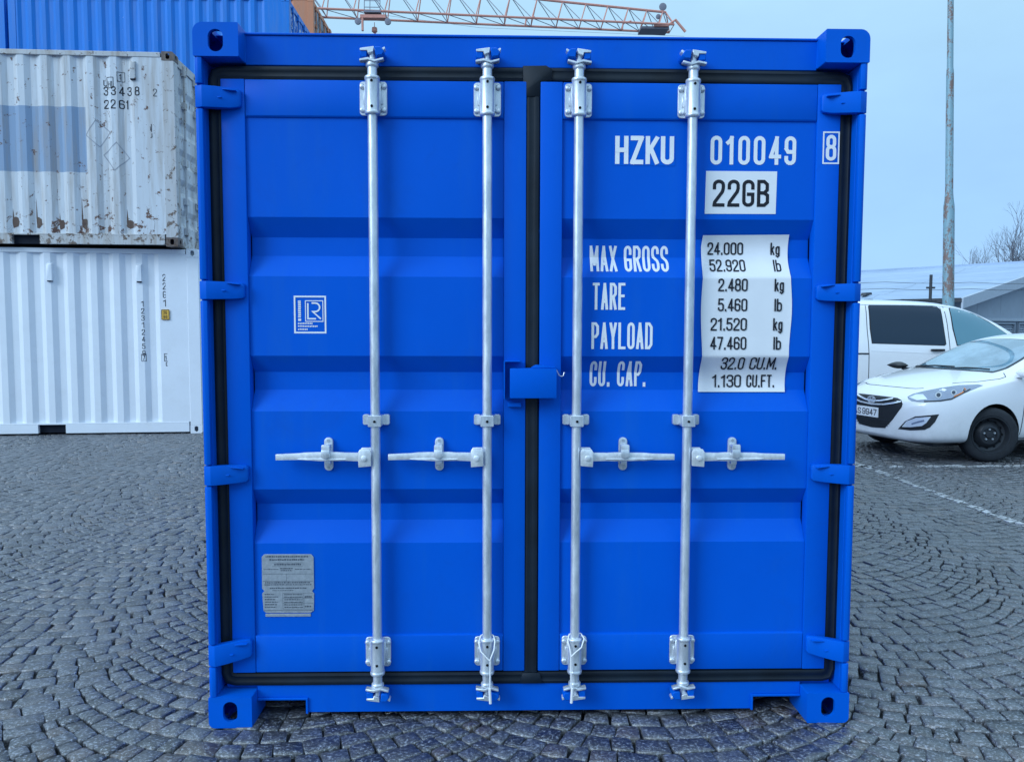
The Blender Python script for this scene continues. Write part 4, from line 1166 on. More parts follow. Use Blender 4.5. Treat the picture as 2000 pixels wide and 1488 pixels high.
# pulley at the tip, end frame
e = topc(13.5); m = MB(); m.lathe([(.22, -.05), (.30, -.03), (.30, .03), (.22, .05)], (e[0] - .25, e[1], e[2] + .42), 14, 'y'); m.build('pulley', 'crane_dark', crane)
m = MB(); m.lathe([(.12, -.06), (.2, -.03), (.2, .03), (.12, .06)], (e[0] - .6, e[1], e[2] - .35), 12, 'y'); m.build('pulley', 'crane_dark', crane)
for s in (-1, 1):
    m = MB(); m.tube([e, bot(14.0, s)], .05, 5); m.build('end_brace', 'crane_paint', crane)
m = MB(); a = bot(14.0, -1); m.tube([(a[0] - 1.6, a[1], a[2] - .08), (a[0] - .5, a[1], a[2] - .08), (a[0] + .1, a[1], a[2] + .35), (a[0] + .9, a[1], a[2] - .55)], .11, 6); m.build('end_frame', 'crane_paint', crane)
m = MB(); m.box(a[0] - 2.6, a[0] - .4, a[1] + .1, a[1] + 1.5, a[2] - .30, a[2] - .12); m.build('tip_platform', 'crane_dark', crane)
for x in (2.6, 10.2):
    a = bot(x, -1); m = MB(); m.tube([(a[0] - .35, a[1], a[2] - .55), (a[0] - .3, a[1], a[2] - .1), (a[0] + .35, a[1], a[2] + .1)], .07, 5); m.build('rope_guide', 'crane_paint', crane)
# trolley, maintenance cage, hook block
tx = -9.25; a = bot(tx, -1)
m = MB(); m.box(a[0] - .95, a[0] + .95, a[1] - .25, a[1] + .35, a[2] - .60, a[2] - .34); m.box(a[0] - .85, a[0] - .7, a[1] - .3, a[1] - .1, a[2] - 1.55, a[2] - .62); m.build('trolley', 'crane_paint', crane, bevel=.02)
for s in (-1, 1):
    m = MB(); m.lathe([(.08, -.1), (.24, -.08), (.24, .08), (.08, .1)], (a[0] + s * 1.12, a[1] - .2, a[2] - .85), 12, 'y'); m.build('trolley_wheel', 'crane_dark', crane)
m = MB()
for dx in (-.62, -.2, .55):
    m.tube([(a[0] + dx, a[1] - .3, a[2] - .15), (a[0] + dx + .04, a[1] - .3, a[2] + 2.4)], .035, 4)
for dz in (.15, .62, 1.15): m.tube([(a[0] - .62, a[1] - .3, a[2] + dz), (a[0] + .58, a[1] - .3, a[2] + dz)], .03, 4)
m.box(a[0] - .65, a[0] + .6, a[1] - .34, a[1] + .3, a[2] - .22, a[2] - .08)
m.build('service_cage', 'crane_dark', crane)
m = MB(); m.tube([(a[0], a[1] + .6, a[2] - .62), (a[0], a[1] + .6, a[2] - 1.25)], .03, 4); m.lathe([(.05, .35), (.20, .28), (.22, 0), (.10, -.1)], (a[0], a[1] + .6, a[2] - 1.3), 10); m.tube([(a[0], a[1] + .6, a[2] - 1.4), (a[0] + .25, a[1] + .6, a[2] - 1.7), (a[0] + .1, a[1] + .6, a[2] - 1.95), (a[0] - .2, a[1] + .6, a[2] - 1.8)], .06, 5)
m.build('hook_block', 'crane_paint', crane)
m = MB(); m.tube([(a[0] + 1.0, a[1] - .2, a[2] - .4), (a[0] + 8, a[1] + .4, a[2] - 1.0), (a[0] + 24.0, a[1] + 2, a[2] - .9)], .012, 4); m.build('hoist_rope', 'crane_dark', crane)
m = MB()
for k in range(12):
    z0, z1 = k * 2.1, (k + 1) * 2.1; c_ = [(-.8, -.8), (.8, -.8), (.8, .8), (-.8, .8)]
    for q in range(4):
        p_, r_ = c_[q], c_[(q + 1) % 4]
        m.tube([(p_[0], p_[1] + 3, z0), (p_[0], p_[1] + 3, z1)], .09, 4); m.tube([(p_[0], p_[1] + 3, z0), (r_[0], r_[1] + 3, z1)], .05, 4)
m.build('mast', 'crane_paint', crane)
m = MB(); m.box(-2, 2, 1, 5, 0, .6); m.build('mast_base', 'crane_dark', crane)

# ------------------------------------------------------------------ lamp column
b = NB('pole_paint'); _n = b.noise(2.1, 8, .72, stretch=(3, 3, 1)); _n2 = b.noise(30, 6, .7)
_k = b.rng(b.math('ADD', _n, b.math('MULTIPLY', b.math('SUBTRACT', _n2, .5), .5)), .50, .56)
b.set(b.mix(b.math('MULTIPLY', _k, .85), (.22, .36, .42), (.20, .10, .07)), .5, .1, .4); b.bump(_n2, .3, .003); M['pole_paint'] = b.m
pole = thing('lamp_column', 'tall stepped steel pole with flaking blue paint and rust, behind the white van', 'pole', (8.125, 11.3, 0)); pole.rotation_euler.y = -.032
m = MB(); m.lathe([(.0, 0), (.105, 0), (.100, .05), (.100, 1.2), (.092, 3.62), (.090, 3.70), (.074, 3.82), (.068, 3.90), (.066, 3.92), (.062, 6.0), (.060, 6.04), (.054, 6.10), (.052, 6.12), (.045, 9.2)], (0, 0, 0), 18)
m.build('shaft', 'pole_paint', pole, smooth=50)
m = MB(); m.tube([(0, 0, 9.1), (-.1, -.1, 9.45), (-.5, -.45, 9.65), (-1.1, -1.0, 9.7)], .03, 8); m.build('arm', 'pole_paint', pole)
m = MB(); m.prism(rrect(-.12, .12, -.3, .3, .08, 4), 9.64, 9.76, 'z'); turn(m, lambda p: (p[0] - 1.25, p[1] - 1.1, p[2])); m.build('lamp_head', 'plate_metal', pole, bevel=.02)

# ------------------------------------------------------------------ low hall with a sheet roof, fence, bare trees
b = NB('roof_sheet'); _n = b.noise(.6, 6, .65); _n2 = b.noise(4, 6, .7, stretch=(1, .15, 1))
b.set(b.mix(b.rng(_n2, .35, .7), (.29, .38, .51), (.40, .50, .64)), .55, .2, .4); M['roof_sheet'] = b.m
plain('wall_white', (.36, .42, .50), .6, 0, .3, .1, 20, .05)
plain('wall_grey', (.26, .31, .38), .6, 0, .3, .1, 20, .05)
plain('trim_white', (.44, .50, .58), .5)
plain('trim_dark', (.04, .045, .055), .6)
HA = Vector((13.3, 20.0)); HD = Vector((-.58, .8146)); HP = Vector((.8146, .58))
hall = thing('hall', 'low pale hall with a shallow grey sheet roof behind the van', 'building', (HA.x, HA.y, 0), atan2(HP.y, HP.x))
# frame: x along the gable wall, y along the eaves
ZE, ZR, HW, HL = 2.40, 3.90, 8.2, 34.
m = MB()
for i in range(int(HW / .4)):      # upright wall panels on the gable, each a shade apart in depth
    pass
nP = 10
for i in range(nP):
    x0, x1 = i * HW * 2 / nP, (i + 1) * HW * 2 / nP
    za = ZE - .1 + (ZR - ZE) * (1 - abs(x0 - HW) / HW); zb = ZE - .1 + (ZR - ZE) * (1 - abs(x1 - HW) / HW)
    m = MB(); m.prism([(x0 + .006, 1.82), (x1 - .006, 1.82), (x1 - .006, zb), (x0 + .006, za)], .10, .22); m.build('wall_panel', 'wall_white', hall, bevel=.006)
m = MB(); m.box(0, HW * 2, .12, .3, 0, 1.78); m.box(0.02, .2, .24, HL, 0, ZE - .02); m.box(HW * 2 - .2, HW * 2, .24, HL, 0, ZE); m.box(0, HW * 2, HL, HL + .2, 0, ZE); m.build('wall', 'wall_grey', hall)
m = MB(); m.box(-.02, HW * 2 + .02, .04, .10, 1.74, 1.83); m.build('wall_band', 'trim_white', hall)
for i, (x0, x1) in enumerate(((1.35, 4.2), (4.6, 7.4))):     # roll-up shutters of narrow slats
    f_ = MB(); f_.box(x0 - .07, x0, .02, .12, 0, 1.70); f_.box(x1, x1 + .07, .02, .12, 0, 1.70); f_.box(x0, x1, .02, .12, 1.64, 1.70)
    f_ = f_.build('shutter_frame', 'wall_grey', hall)
    for k in range(20):
        s_ = MB(); s_.prism([(.115, 0), (.075, .02), (.075, .06), (.115, .078)], x0 + .01, x1 - .01, 'x'); turn(s_, lambda p: (p[0], p[1], p[2] + .02 + k * .08)); s_.build('slat', 'wall_white', f_)
# roof: sheets of corrugated metal in courses
for side in (0, 1):
    for k in range(11):
        y0, y1 = -.25 + k * HL / 11, -.25 + (k + 1) * HL / 11 - .004
        m = MB(); n = 28; pts = []
        for i in range(n + 1):
            x = (HW + .25) * i / n; z = ZE - .07 + (ZR - ZE + .05) * i / n
            zz = z + (.05 if i % 4 < 1 else 0.)
            pts.append((x - .25, zz))
        if side: pts = [(2 * HW - x, z) for x, z in pts]
        vs_ = [(x, y, z + .003 * (k % 2)) for y in (y0, y1) for x, z in pts]
        m.add(vs_, [(i, i + 1, n + 2 + i, n + 1 + i) for i in range(n)])
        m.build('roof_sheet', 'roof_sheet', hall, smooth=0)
m = MB(); m.prism([(-.30, ZE - .34), (HW, ZR - .30), (HW, ZR + .06), (-.30, ZE - .02)], -.34, -.28); m.build('verge_board', 'trim_white', hall, bevel=.008)
m = MB(); m.prism([(HW + .001, ZR - .30), (2 * HW + .3, ZE - .34), (2 * HW + .3, ZE - .02), (HW + .001, ZR + .06)], -.34, -.28); m.build('verge_board', 'trim_white', hall, bevel=.008)
m = MB(); m.box(-.36, -.22, -.3, HL, ZE - .14, ZE - .04); m.build('gutter', 'trim_dark', hall)
m = MB(); m.box(HW - .12, HW + .12, -.3, HL, ZR - .02, ZR + .06); m.build('ridge_cap', 'roof_sheet', hall)
rg = random.Random(8)
for (x, y) in ((.9, 3.2), (1.6, 6.3), (1.0, 9.5), (2.4, 12.8), (1.2, 16.5), (3.2, 21.), (3.0, 9.0), (2.0, 1.1), (4.6, 15.0), (1.0, 22.)):
    z = ZE - .04 + (ZR - ZE) * (x + .25) / (HW + .25)
    m = MB(); m.prism([(-.22, 0), (.22, 0), (.16, .12), (-.16, .10)], y - .05, y + .12); turn(m, lambda p: (p[0] + x, p[1], p[2] + z)); m.build('snow_guard', 'trim_dark', hall)
m = MB()
for dx in (0, 1.6):
    m.tube([(HW - .6, 12 + dx, ZR - .1), (HW - .6, 12 + dx, ZR + .62)], .035, 4)
m.tube([(HW - .6, 12, ZR + .62), (HW - .6, 13.6, ZR + .62)], .035, 4); m.tube([(HW - .6, 12, ZR + .0), (HW - .6, 12.8, ZR + .6)], .025, 4)
m.build('roof_ladder_rail', 'trim_dark', hall)

fence = thing('fence', 'dark board fence with thin wire posts between the van and the hall', 'fence', (4.0, 14.0, 0))
for k in range(27):
    h = 2.10 + rg.uniform(-.015, .03)
    m = MB(); m.box(k * .2, k * .2 + .185, 0, .025, .05, h); m.build('board', 'trim_dark', fence)
for z in (.4, 1.8):
    m = MB(); m.box(0, 5.4, .026, .07, z, z + .08); m.build('rail', 'trim_dark', fence)
for x in (.6, 3.55, 5.28):
    m = MB(); m.cyl((x, .10, 0), (x, .10, 2.62 if x < 5 else 2.66), .032, 8); m.box(x - .09, x + .09, .08, .12, 2.36, 2.40); m.build('post', 'trim_dark', fence)
for z in (2.36, 2.5):
    m = MB(); m.tube([(.6 + 7.4 * i / 12, .10, z - .03 * sin(pi * (i % 3) / 3)) for i in range(13)], .006, 4); m.build('wire', 'trim_dark', fence)

plain('bark', (.14, .15, .18), .8, 0, .2, .3, 20, .2)  # lightened: the haze of distance is put into the bark colour
def tree(name, label, loc, h, seed, spread=.55, lean=0., depth=6, group=None):
    r_ = random.Random(seed); t = thing(name, label, 'tree', loc, 0, group)
    tr, cr = MB(), MB()
    def grow(p, d, L, rad, lv):
        k = 3; path = [p]; q = p; dd = d
        for i in range(k):
            dd = (dd + Vector((r_.uniform(-.10, .10), r_.uniform(-.10, .10), r_.uniform(-.02, .09)))).normalized(); q = q + dd * L / k; path.append(q)
        (tr if lv == 0 else cr).tube(path, rad, 6 if lv < 2 else 3, rad * .66, cap=lv < 2)
        if lv >= depth: return
        n = 3 if lv < 4 else 2
        if lv == 0: n = 5
        for i in range(n):
            az = r_.uniform(0, 2 * pi); sp = spread * r_.uniform(.5, 1.25)
            a = dd.orthogonal().normalized(); a = Matrix.Rotation(az, 3, dd) @ a
            nd = (dd * cos(sp) + a * sin(sp)); nd.z += .12; nd.normalize()
            base = path[-1] if i < 2 else path[r_.choice((1, 2, 2))]
            grow(base, nd, L * r_.uniform(.62, .86), rad * .62, lv + 1)
    grow(Vector((0, 0, 0)), Vector((lean, 0, 1)).normalized(), h * .30, h * .018, 0)
    tr.build('trunk', 'bark', t); cr.build('crown', 'bark', t, smooth=0)
    return t
tree('bare_tree', 'tallest leafless tree, cut off by the right edge above the hall roof', (29.8, 41, 0), 7.4, 4, .50, -.05, 7)
tree('bare_tree', 'leafless tree leaning left above the hall ridge near the right edge', (27.4, 42, 0), 6.2, 9, .52, -.18, 7)
tree('bare_tree', 'thin low leafless tree just right of the lamp column', (25.6, 43, 0), 4.7, 17, .6, -.1)
tree('bare_tree', 'small bare tree tips showing left of the lamp column', (19.6, 45, 0), 4.0, 23, .6, -.1, 5)
# ------------------------------------------------------------------ vehicles
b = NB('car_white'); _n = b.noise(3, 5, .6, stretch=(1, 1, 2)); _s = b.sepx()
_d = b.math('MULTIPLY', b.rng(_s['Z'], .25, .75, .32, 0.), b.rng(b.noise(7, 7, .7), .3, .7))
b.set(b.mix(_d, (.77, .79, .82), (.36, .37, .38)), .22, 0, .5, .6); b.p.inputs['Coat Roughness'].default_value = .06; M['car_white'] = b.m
b = NB('car_glass'); b.set((.05, .19, .26), .05, 0, 1.0, 1.0); b.p.inputs['Coat Roughness'].default_value = .02; M['car_glass'] = b.m
b = NB('windscreen_glass'); _n = b.noise(2.4, 4, .6); b.set(b.mix(b.rng(_n, .4, .62), (.07, .17, .24), (.20, .34, .44)), .05, 0, 1.0, 1.0); M['windscreen_glass'] = b.m  # pale patches paint the sky's reflection into the glass colour
b = NB('tinted_glass'); b.set((.003, .018, .042), .05, 0, .5, .1); M['tinted_glass'] = b.m
plain('trim_black', (.014, .016, .02), .38, 0, .45)
plain('tyre', (.020, .024, .030), .75, 0, .3, .4, 90, .2)
plain('steel_wheel', (.030, .036, .044), .45, .3, .4, .1, 30, .15)
plain('chrome', (.80, .84, .88), .20, .45, .6)
plain('lamp_clear', (.22, .27, .36), .10, .3, .9)
plain('lamp_inner', (.66, .72, .80), .2, .25, .8)
plain('amber', (.55, .16, .02), .2, 0, .6)
plain('number_plate', (.74, .76, .80), .4)
plain('seam', (.03, .034, .042), .7, 0, .2)
plain('red_lamp', (.35, .01, .01), .2, 0, .6)

def loft_body(name, st, wells, mat, parent, sub=2):
    """closed car body from cross sections (x, z bottom, half width, z shoulder, half width there, z roof edge, half width there, z centre)"""
    def half(x, zb, w, zs, ws, zr, wr, zt):
        d = zs - zb; g = zr - zs
        return [(0, zb), (.5 * w, zb), (.88 * w, zb + .008), (.975 * w, zb + .06), (.998 * w, zb + .24 * d), (w, zb + .60 * d), (.5 * (w + ws) + .004, zb + .88 * d), (ws, zs),
                (ws + (wr - ws) * .12, zs + g * .14), (ws + (wr - ws) * .5, zs + g * .53), (ws + (wr - ws) * .9, zs + g * .91), (wr * .93, zr + (zt - zr) * .30), (wr * .62, zr + (zt - zr) * .80), (wr * .30, zt - (zt - zr) * .04), (0, zt)]
    V, F = [], []; n = None
    for s in st:
        h = half(*s); ring = [(s[0], y, z) for y, z in h] + [(s[0], -y, z) for y, z in h[-2:0:-1]]
        n = len(ring); V += ring
    for k in range(len(st) - 1):
        for i in range(n):
            j = (i + 1) % n; F.append((k * n + i, k * n + j, (k + 1) * n + j, (k + 1) * n + i))
    # caps as ladders of quads
    for k, fl in ((0, False), (len(st) - 1, True)):
        o = k * n
        for i in range(n // 2):
            a, b_, c, d = o + i, o + i + 1, o + (n - i - 1) % n, o + (n - i) % n
            q = [a, b_, c, d] if i else [o, o + 1, o + n - 1]
            if i == n // 2 - 1: q = [o + i, o + i + 1, o + (n - i) % n]
            F.append(q[::-1] if fl else q)
    m = MB(); m.add(V, F); me = m.mesh(name, smooth=0)
    o = link(name, me, mat, parent)
    sd = o.modifiers.new('s', 'SUBSURF'); sd.levels = sub; sd.render_levels = sub
    cut = []
    for (x, z, r, w0) in wells:
        for s in (-1, 1):
            c = MB(); c.cyl((x, s * w0, z), (x, s * 1.3, z), r, 40); c = c.build('cutter', 'trim_black', None); c.parent = parent
            bo = o.modifiers.new('b', 'BOOLEAN'); bo.operation = 'DIFFERENCE'; bo.solver = 'EXACT'; bo.object = c; cut.append(c)
    bpy.context.view_layer.update()
    dg = bpy.context.evaluated_depsgraph_get(); me2 = bpy.data.meshes.new_from_object(o.evaluated_get(dg), depsgraph=dg)
    o.modifiers.clear(); o.data = me2
    for c in cut: bpy.data.objects.remove(c, do_unlink=True)
    me2.materials.clear(); me2.materials.append(M[mat]); me2.materials.append(M['trim_black'])
    bm = bmesh.new(); bm.from_mesh(me2)
    for f in bm.faces:
        f.material_index = 0; f.smooth = True
        c = f.calc_center_median()
        for (x, z, r, w0) in wells:
            q = hypot(c.x - x, c.z - z)
            if q < r + .004 and abs(c.y) < 1.2:
                vv = [hypot(v.co.x - x, v.co.z - z) for v in f.verts]
                if max(vv) < r + .003 and (abs(c.y) < w0 + .01 or min(vv) > r - .02): f.material_index = 1
    for e in bm.edges:
        if len(e.link_faces) == 2 and e.calc_face_angle(0) > radians(38): e.smooth = False
    bm.to_mesh(me2); bm.free()
    bm = bmesh.new(); bm.from_mesh(me2); bv = BVHTree.FromBMesh(bm); bm.free()
    return o, bv
def patch(name, bv, pts, d, off, mat, parent, grid=.06, skirt=.008, closed_poly=None, smooth=50):
    """lay a flat outline (3-D points near the skin, or several polygons) onto the body along direction d, raised by OFF"""
    d = Vector(d).normalized(); a = d.cross(Vector((0, 0, 1))).normalized(); c = a.cross(d)
    polys = closed_poly or [pts]
    bm = bmesh.new()
    for poly in polys:
        vv = [bm.verts.new((Vector(p).dot(a), Vector(p).dot(c), 0)) for p in poly]
        try: bm.faces.new(vv)
        except ValueError: pass
    bmesh.ops.remove_doubles(bm, verts=bm.verts, dist=1e-5)
    us = [v.co.x for v in bm.verts]; ws = [v.co.y for v in bm.verts]
    for k in range(int(min(us) / grid) - 1, int(max(us) / grid) + 2): bmesh.ops.bisect_plane(bm, geom=bm.verts[:] + bm.edges[:] + bm.faces[:], plane_co=(k * grid, 0, 0), plane_no=(1, 0, 0))
    for k in range(int(min(ws) / grid) - 1, int(max(ws) / grid) + 2): bmesh.ops.bisect_plane(bm, geom=bm.verts[:] + bm.edges[:] + bm.faces[:], plane_co=(0, k * grid, 0), plane_no=(0, 1, 0))
    if skirt:
        ed = [e for e in bm.edges if len(e.link_faces) == 1]
        r = bmesh.ops.extrude_edge_only(bm, edges=ed); low = {v for v in r['geom'] if isinstance(v, bmesh.types.BMVert)}
    else: low = set()
    for v in bm.verts:
        o = a * v.co.x + c * v.co.y
        h = bv.ray_cast(o - d * 6, d)
        if h[0] is None: h = bv.find_nearest(o + d * (Vector(pts[0] if pts else polys[0][0]).dot(d)))
        v.co = h[0] - d * (off if v not in low else off - skirt)
    bmesh.ops.recalc_face_normals(bm, faces=bm.faces)
    if bm.faces and sum(f.normal.dot(d) * f.calc_area() for f in bm.faces) > 0: bmesh.ops.reverse_faces(bm, faces=bm.faces)
    for f in bm.faces: f.smooth = True
    for e in bm.edges:
        if len(e.link_faces) == 2 and e.calc_face_angle(0) > radians(smooth): e.smooth = False
    me = bpy.data.meshes.new(name); bm.to_mesh(me); bm.free(); return link(name, me, mat, parent)
def strip(name, bv, pts, d, w, off, mat, parent, grid=.08):
    """a thin band along a 3-D polyline"""
    d = Vector(d).normalized(); a = d.cross(Vector((0, 0, 1))).normalized(); c = a.cross(d)
    p2 = [(Vector(p).dot(a), Vector(p).dot(c)) for p in pts]; dep = Vector(pts[0]).dot(d)
    v, f = ribbon(p2, w, False); P = [a * q[0] + c * q[1] + d * dep for q in v]
    return patch(name, bv, P, d, off, mat, parent, grid, .004, [[P[i] for i in q] for q in f])
def wheel(parent, x, y, r, side, style='steel', wd=.20, steer=0.):
    """wheel with tyre; SIDE +1 looks to +y"""
    n = 36
    t = MB(); prof = [(r * .66, -wd * .42), (r * .70, -wd * .50), (r * .86, -wd * .53), (r * .965, -wd * .44), (r, -wd * .30), (r, wd * .30), (r * .965, wd * .44), (r * .86, wd * .53), (r * .70, wd * .50), (r * .66, wd * .42)]
    V = [(q * cos(2 * pi * i / n), h, q * sin(2 * pi * i / n)) for q, h in prof for i in range(n)]
    F = [(k * n + i, k * n + (i + 1) % n, (k + 1) * n + (i + 1) % n, (k + 1) * n + i) for k in range(len(prof) - 1) for i in range(n)]
    t.add(V, F)
    T = Matrix.Translation((x, y, r)) @ Matrix.Rotation(steer, 4, 'Z')
    w_ = t.build('wheel', 'tyre', parent, smooth=40); w_.matrix_local = T
    m = MB(); s = side
    prof = [(r * .67, .44), (r * .68, .50), (r * .645, .50), (r * .62, .40), (r * .60, .12), (r * .50, .06), (r * .44, .20), (r * .34, .34), (r * .26, .36), (r * .24, .26), (r * .15, .26), (r * .12, .34), (r * .03, .35)]
    V = [(q * cos(2 * pi * i / n), s * h * wd, q * sin(2 * pi * i / n)) for q, h in prof for i in range(n)]
    F = [(k * n + i, k * n + (i + 1) % n, (k + 1) * n + (i + 1) % n, (k + 1) * n + i) for k in range(len(prof) - 1) for i in range(n)] + [[(len(prof) - 1) * n + i for i in range(n)]]
    m.add(V, F); rim = m.build('rim', 'steel_wheel', w_, smooth=30)
    m = MB()
    for k in range(12):
        a = 2 * pi * k / 12; c = (r * .50 * cos(a), 0, r * .50 * sin(a)); m.lathe([(r * .040, s * wd * .0), (r * .040, s * wd * .125)], c, 8, 'y')
    m.build('vent_hole', 'hole_dark', w_)['kind'] = 'stuff'
    for k in range(5):
        a = 2 * pi * k / 5 + .3; c = (r * .195 * cos(a), 0, r * .195 * sin(a)); m = MB(); m.lathe([(.012, s * wd * .24), (.011, s * wd * .33)], c, 6, 'y'); m.build('wheel_nut', 'plate_metal', w_)
    return w_

# ---- white hatchback, nose towards the container
CAR_Z = radians(195)
car = thing('parked_car', 'white hatchback with black steel wheels parked nose out in front of the white van', 'car', (5.263, 6.673, 0), CAR_Z)
ST = [ # x, zb, w, zs, ws, zr, wr, zt
 (.905, .27, .36, .56, .35, .62, .30, .635), (.885, .235, .52, .60, .50, .665, .44, .690), (.84, .215, .64, .635, .62, .70, .55, .735), (.76, .205, .735, .68, .70, .735, .62, .785),
 (.64, .20, .805, .72, .765, .78, .68, .835), (.48, .20, .85, .765, .815, .825, .72, .885), (.28, .20, .878, .81, .845, .868, .75, .935), (.05, .20, .888, .855, .855, .905, .77, .980),
 (-.18, .20, .888, .895, .855, .945, .78, 1.012), (-.34, .20, .888, .915, .855, .985, .77, 1.045), (-.55, .20, .888, .930, .855, 1.075, .745, 1.135), (-.82, .20, .888, .945, .855, 1.200, .705, 1.262), (-1.08, .20, .888, .955, .855, 1.305, .672, 1.365), (-1.32, .20, .888, .962, .855, 1.370, .650, 1.428),
 (-1.7, .20, .888, .975, .855, 1.405, .635, 1.468), (-2.2, .20, .888, .99, .855, 1.395, .63, 1.462), (-2.65, .20, .886, 1.01, .85, 1.350, .62, 1.425), (-2.98, .21, .88, 1.03, .83, 1.27, .61, 1.365), (-3.22, .23, .86, 1.03, .80, 1.12, .64, 1.22),
 (-3.36, .27, .82, .95, .76, 1.00, .66, 1.04), (-3.43, .31, .74, .74, .70, .86, .60, .90)]
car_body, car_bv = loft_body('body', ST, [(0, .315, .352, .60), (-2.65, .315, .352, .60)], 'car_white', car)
for y, s in ((.775, 1), (-.775, -1)):
    wheel(car, 0, y, .312, s, steer=radians(-20)); wheel(car, -2.65, y, .312, s)
m = MB(); m.box(-3.1, .6, -.62, .62, .17, .26); m.build('underbody', 'trim_black', car)
MX = lambda pts: [(x, -y, z) for x, y, z in pts]
WD = lambda pts: [(x, y * 1.14, z - .012) for x, y, z in pts]          # mouth of the bumper
LP = lambda pts: [(x - .03, y + .045, z - .008) for x, y, z in pts]     # lamps at the corners
WS = [(-.135, 0, 1.0), (-.17, .35, .998), (-.24, .60, .99), (-.42, .635, 1.05), (-.65, .625, 1.15), (-.90, .59, 1.26), (-1.09, .53, 1.33), (-1.135, .27, 1.37), (-1.145, 0, 1.375)]
w_ = patch('windscreen', car_bv, WS + MX(WS[::-1])[1:-1], (-.6, 0, -.8), .003, 'trim_black', car)
WI = [(x + (-.05 if x > -.3 else .03 if x < -1.05 else 0), y * .955, z) for x, y, z in WS]
patch('pane', car_bv, WI + MX(WI[::-1])[1:-1], (-.6, 0, -.8), .006, 'windscreen_glass', w_)
for a, b_ in (((-.20, -.05, 1.02), (-.30, .50, 1.03)), ((-.20, -.52, 1.02), (-.27, .02, 1.04))):
    m = MB(); m.tube([a, tuple((Vector(a) + Vector(b_)) / 2 + Vector((0, 0, .012))), b_], .010, 6); m.build('wiper', 'trim_black', car)
for s in (1, -1):
    F_ = (lambda p: p) if s > 0 else MX
    SW = [(-.50, .85, .985), (-.80, .82, 1.13), (-1.12, .80, 1.27), (-1.40, .8, 1.345), (-1.9, .8, 1.365), (-2.4, .8, 1.34), (-2.72, .8, 1.27), (-2.9, .8, 1.15), (-2.6, .85, 1.06), (-1.6, .85, 1.015)]
    w_ = patch('side_window', car_bv, F_(SW), (0, -s, 0), .003, 'trim_black', car)
    patch('pane', car_bv, F_([(-.56, .85, 1.0), (-.82, .82, 1.11), (-1.13, .80, 1.25), (-1.40, .8, 1.325), (-1.58, .8, 1.335), (-1.58, .85, 1.03)]), (0, -s, 0), .006, 'tinted_glass', w_)
    patch('pane', car_bv, F_([(-1.66, .85, 1.035), (-1.66, .8, 1.34), (-2.38, .8, 1.32), (-2.68, .8, 1.25), (-2.83, .8, 1.15), (-2.58, .85, 1.08)]), (0, -s, 0), .006, 'tinted_glass', w_)
    HL_ = [(.815, .372, .738), (.757, .395, .772), (.66, .453, .807), (.526, .535, .844), (.341, .620, .878), (.181, .724, .890), (.155, .775, .880), (.308, .79, .838), (.478, .79, .783), (.591, .776, .730), (.687, .723, .708), (.825, .56, .692), (.85, .47, .697), (.835, .405, .716)]
    h_ = patch('headlight', car_bv, F_(LP(HL_)), (-.7, -.7 * s, 0), .006, 'lamp_clear', car, grid=.04)
    patch('turn_lens', car_bv, F_(LP([(.815, .395, .735), (.74, .42, .770), (.70, .48, .775), (.73, .58, .725), (.80, .50, .708)])), (-.7, -.7 * s, 0), .010, 'lamp_inner', h_, grid=.03)
    for (cx, cy, cz), r in (((.60, .60, .775), .034), ((.47, .68, .805), .030), ((.36, .715, .83), .022)):
        a_ = Vector((-.7, .7 * s, 0)); P = [tuple(Vector((cx - .03, (cy + .045) * s, cz - .008)) + a_ * r * cos(t * pi / 6) + Vector((0, 0, r * sin(t * pi / 6)))) for t in range(12)]
        patch('reflector', car_bv, P, (-.7, -.7 * s, 0), .0095, 'plate_metal', h_, grid=.03)
        P = [tuple(Vector((cx - .03, (cy + .045) * s, cz - .008)) + a_ * r * .62 * cos(t * pi / 5) + Vector((0, 0, r * .62 * sin(t * pi / 5)))) for t in range(10)]
        patch('reflector', car_bv, P, (-.7, -.7 * s, 0), .0125, 'tinted_glass', h_, grid=.03)
    strip('lamp_edge', car_bv, F_(LP([(.80, .60, .700), (.687, .723, .716), (.591, .776, .737), (.478, .79, .790), (.33, .77, .842)])), (-.7, -.7 * s, 0), .012, .010, 'trim_black', h_)
    strip('side_marker', car_bv, F_(LP([(.56, .775, .762), (.45, .778, .805), (.37, .745, .838), (.36, .71, .852)])), (-.7, -.7 * s, 0), .010, .0125, 'amber', h_)
    f_ = patch('fog_lamp', car_bv, F_(LP([(.899, .349, .363), (.892, .444, .463), (.867, .557, .528), (.729, .741, .566), (.761, .722, .478), (.793, .691, .418), (.824, .651, .385), (.882, .508, .366)])), (-.85, -.5 * s, 0), .005, 'trim_black', car, grid=.05)
    patch('lens', car_bv, F_(LP([(.896, .403, .394), (.891, .464, .466), (.864, .567, .514), (.782, .690, .536), (.81, .66, .465), (.838, .627, .427), (.882, .507, .402)])), (-.85, -.5 * s, 0), .011, 'lamp_inner', f_, grid=.05)
    strip('lens_rib', car_bv, F_(LP([(.87, .52, .44), (.85, .59, .47), (.82, .64, .49)])), (-.85, -.5 * s, 0), .018, .014, 'lamp_clear', f_)
    strip('wing_seam', car_bv, F_([(.341, .605, .886), (.116, .728, .907), (-.146, .778, .937), (-.24, .775, .962), (-.30, .69, .998)]), (-.1, -.5 * s, -.8), .007, .003, 'seam', car)
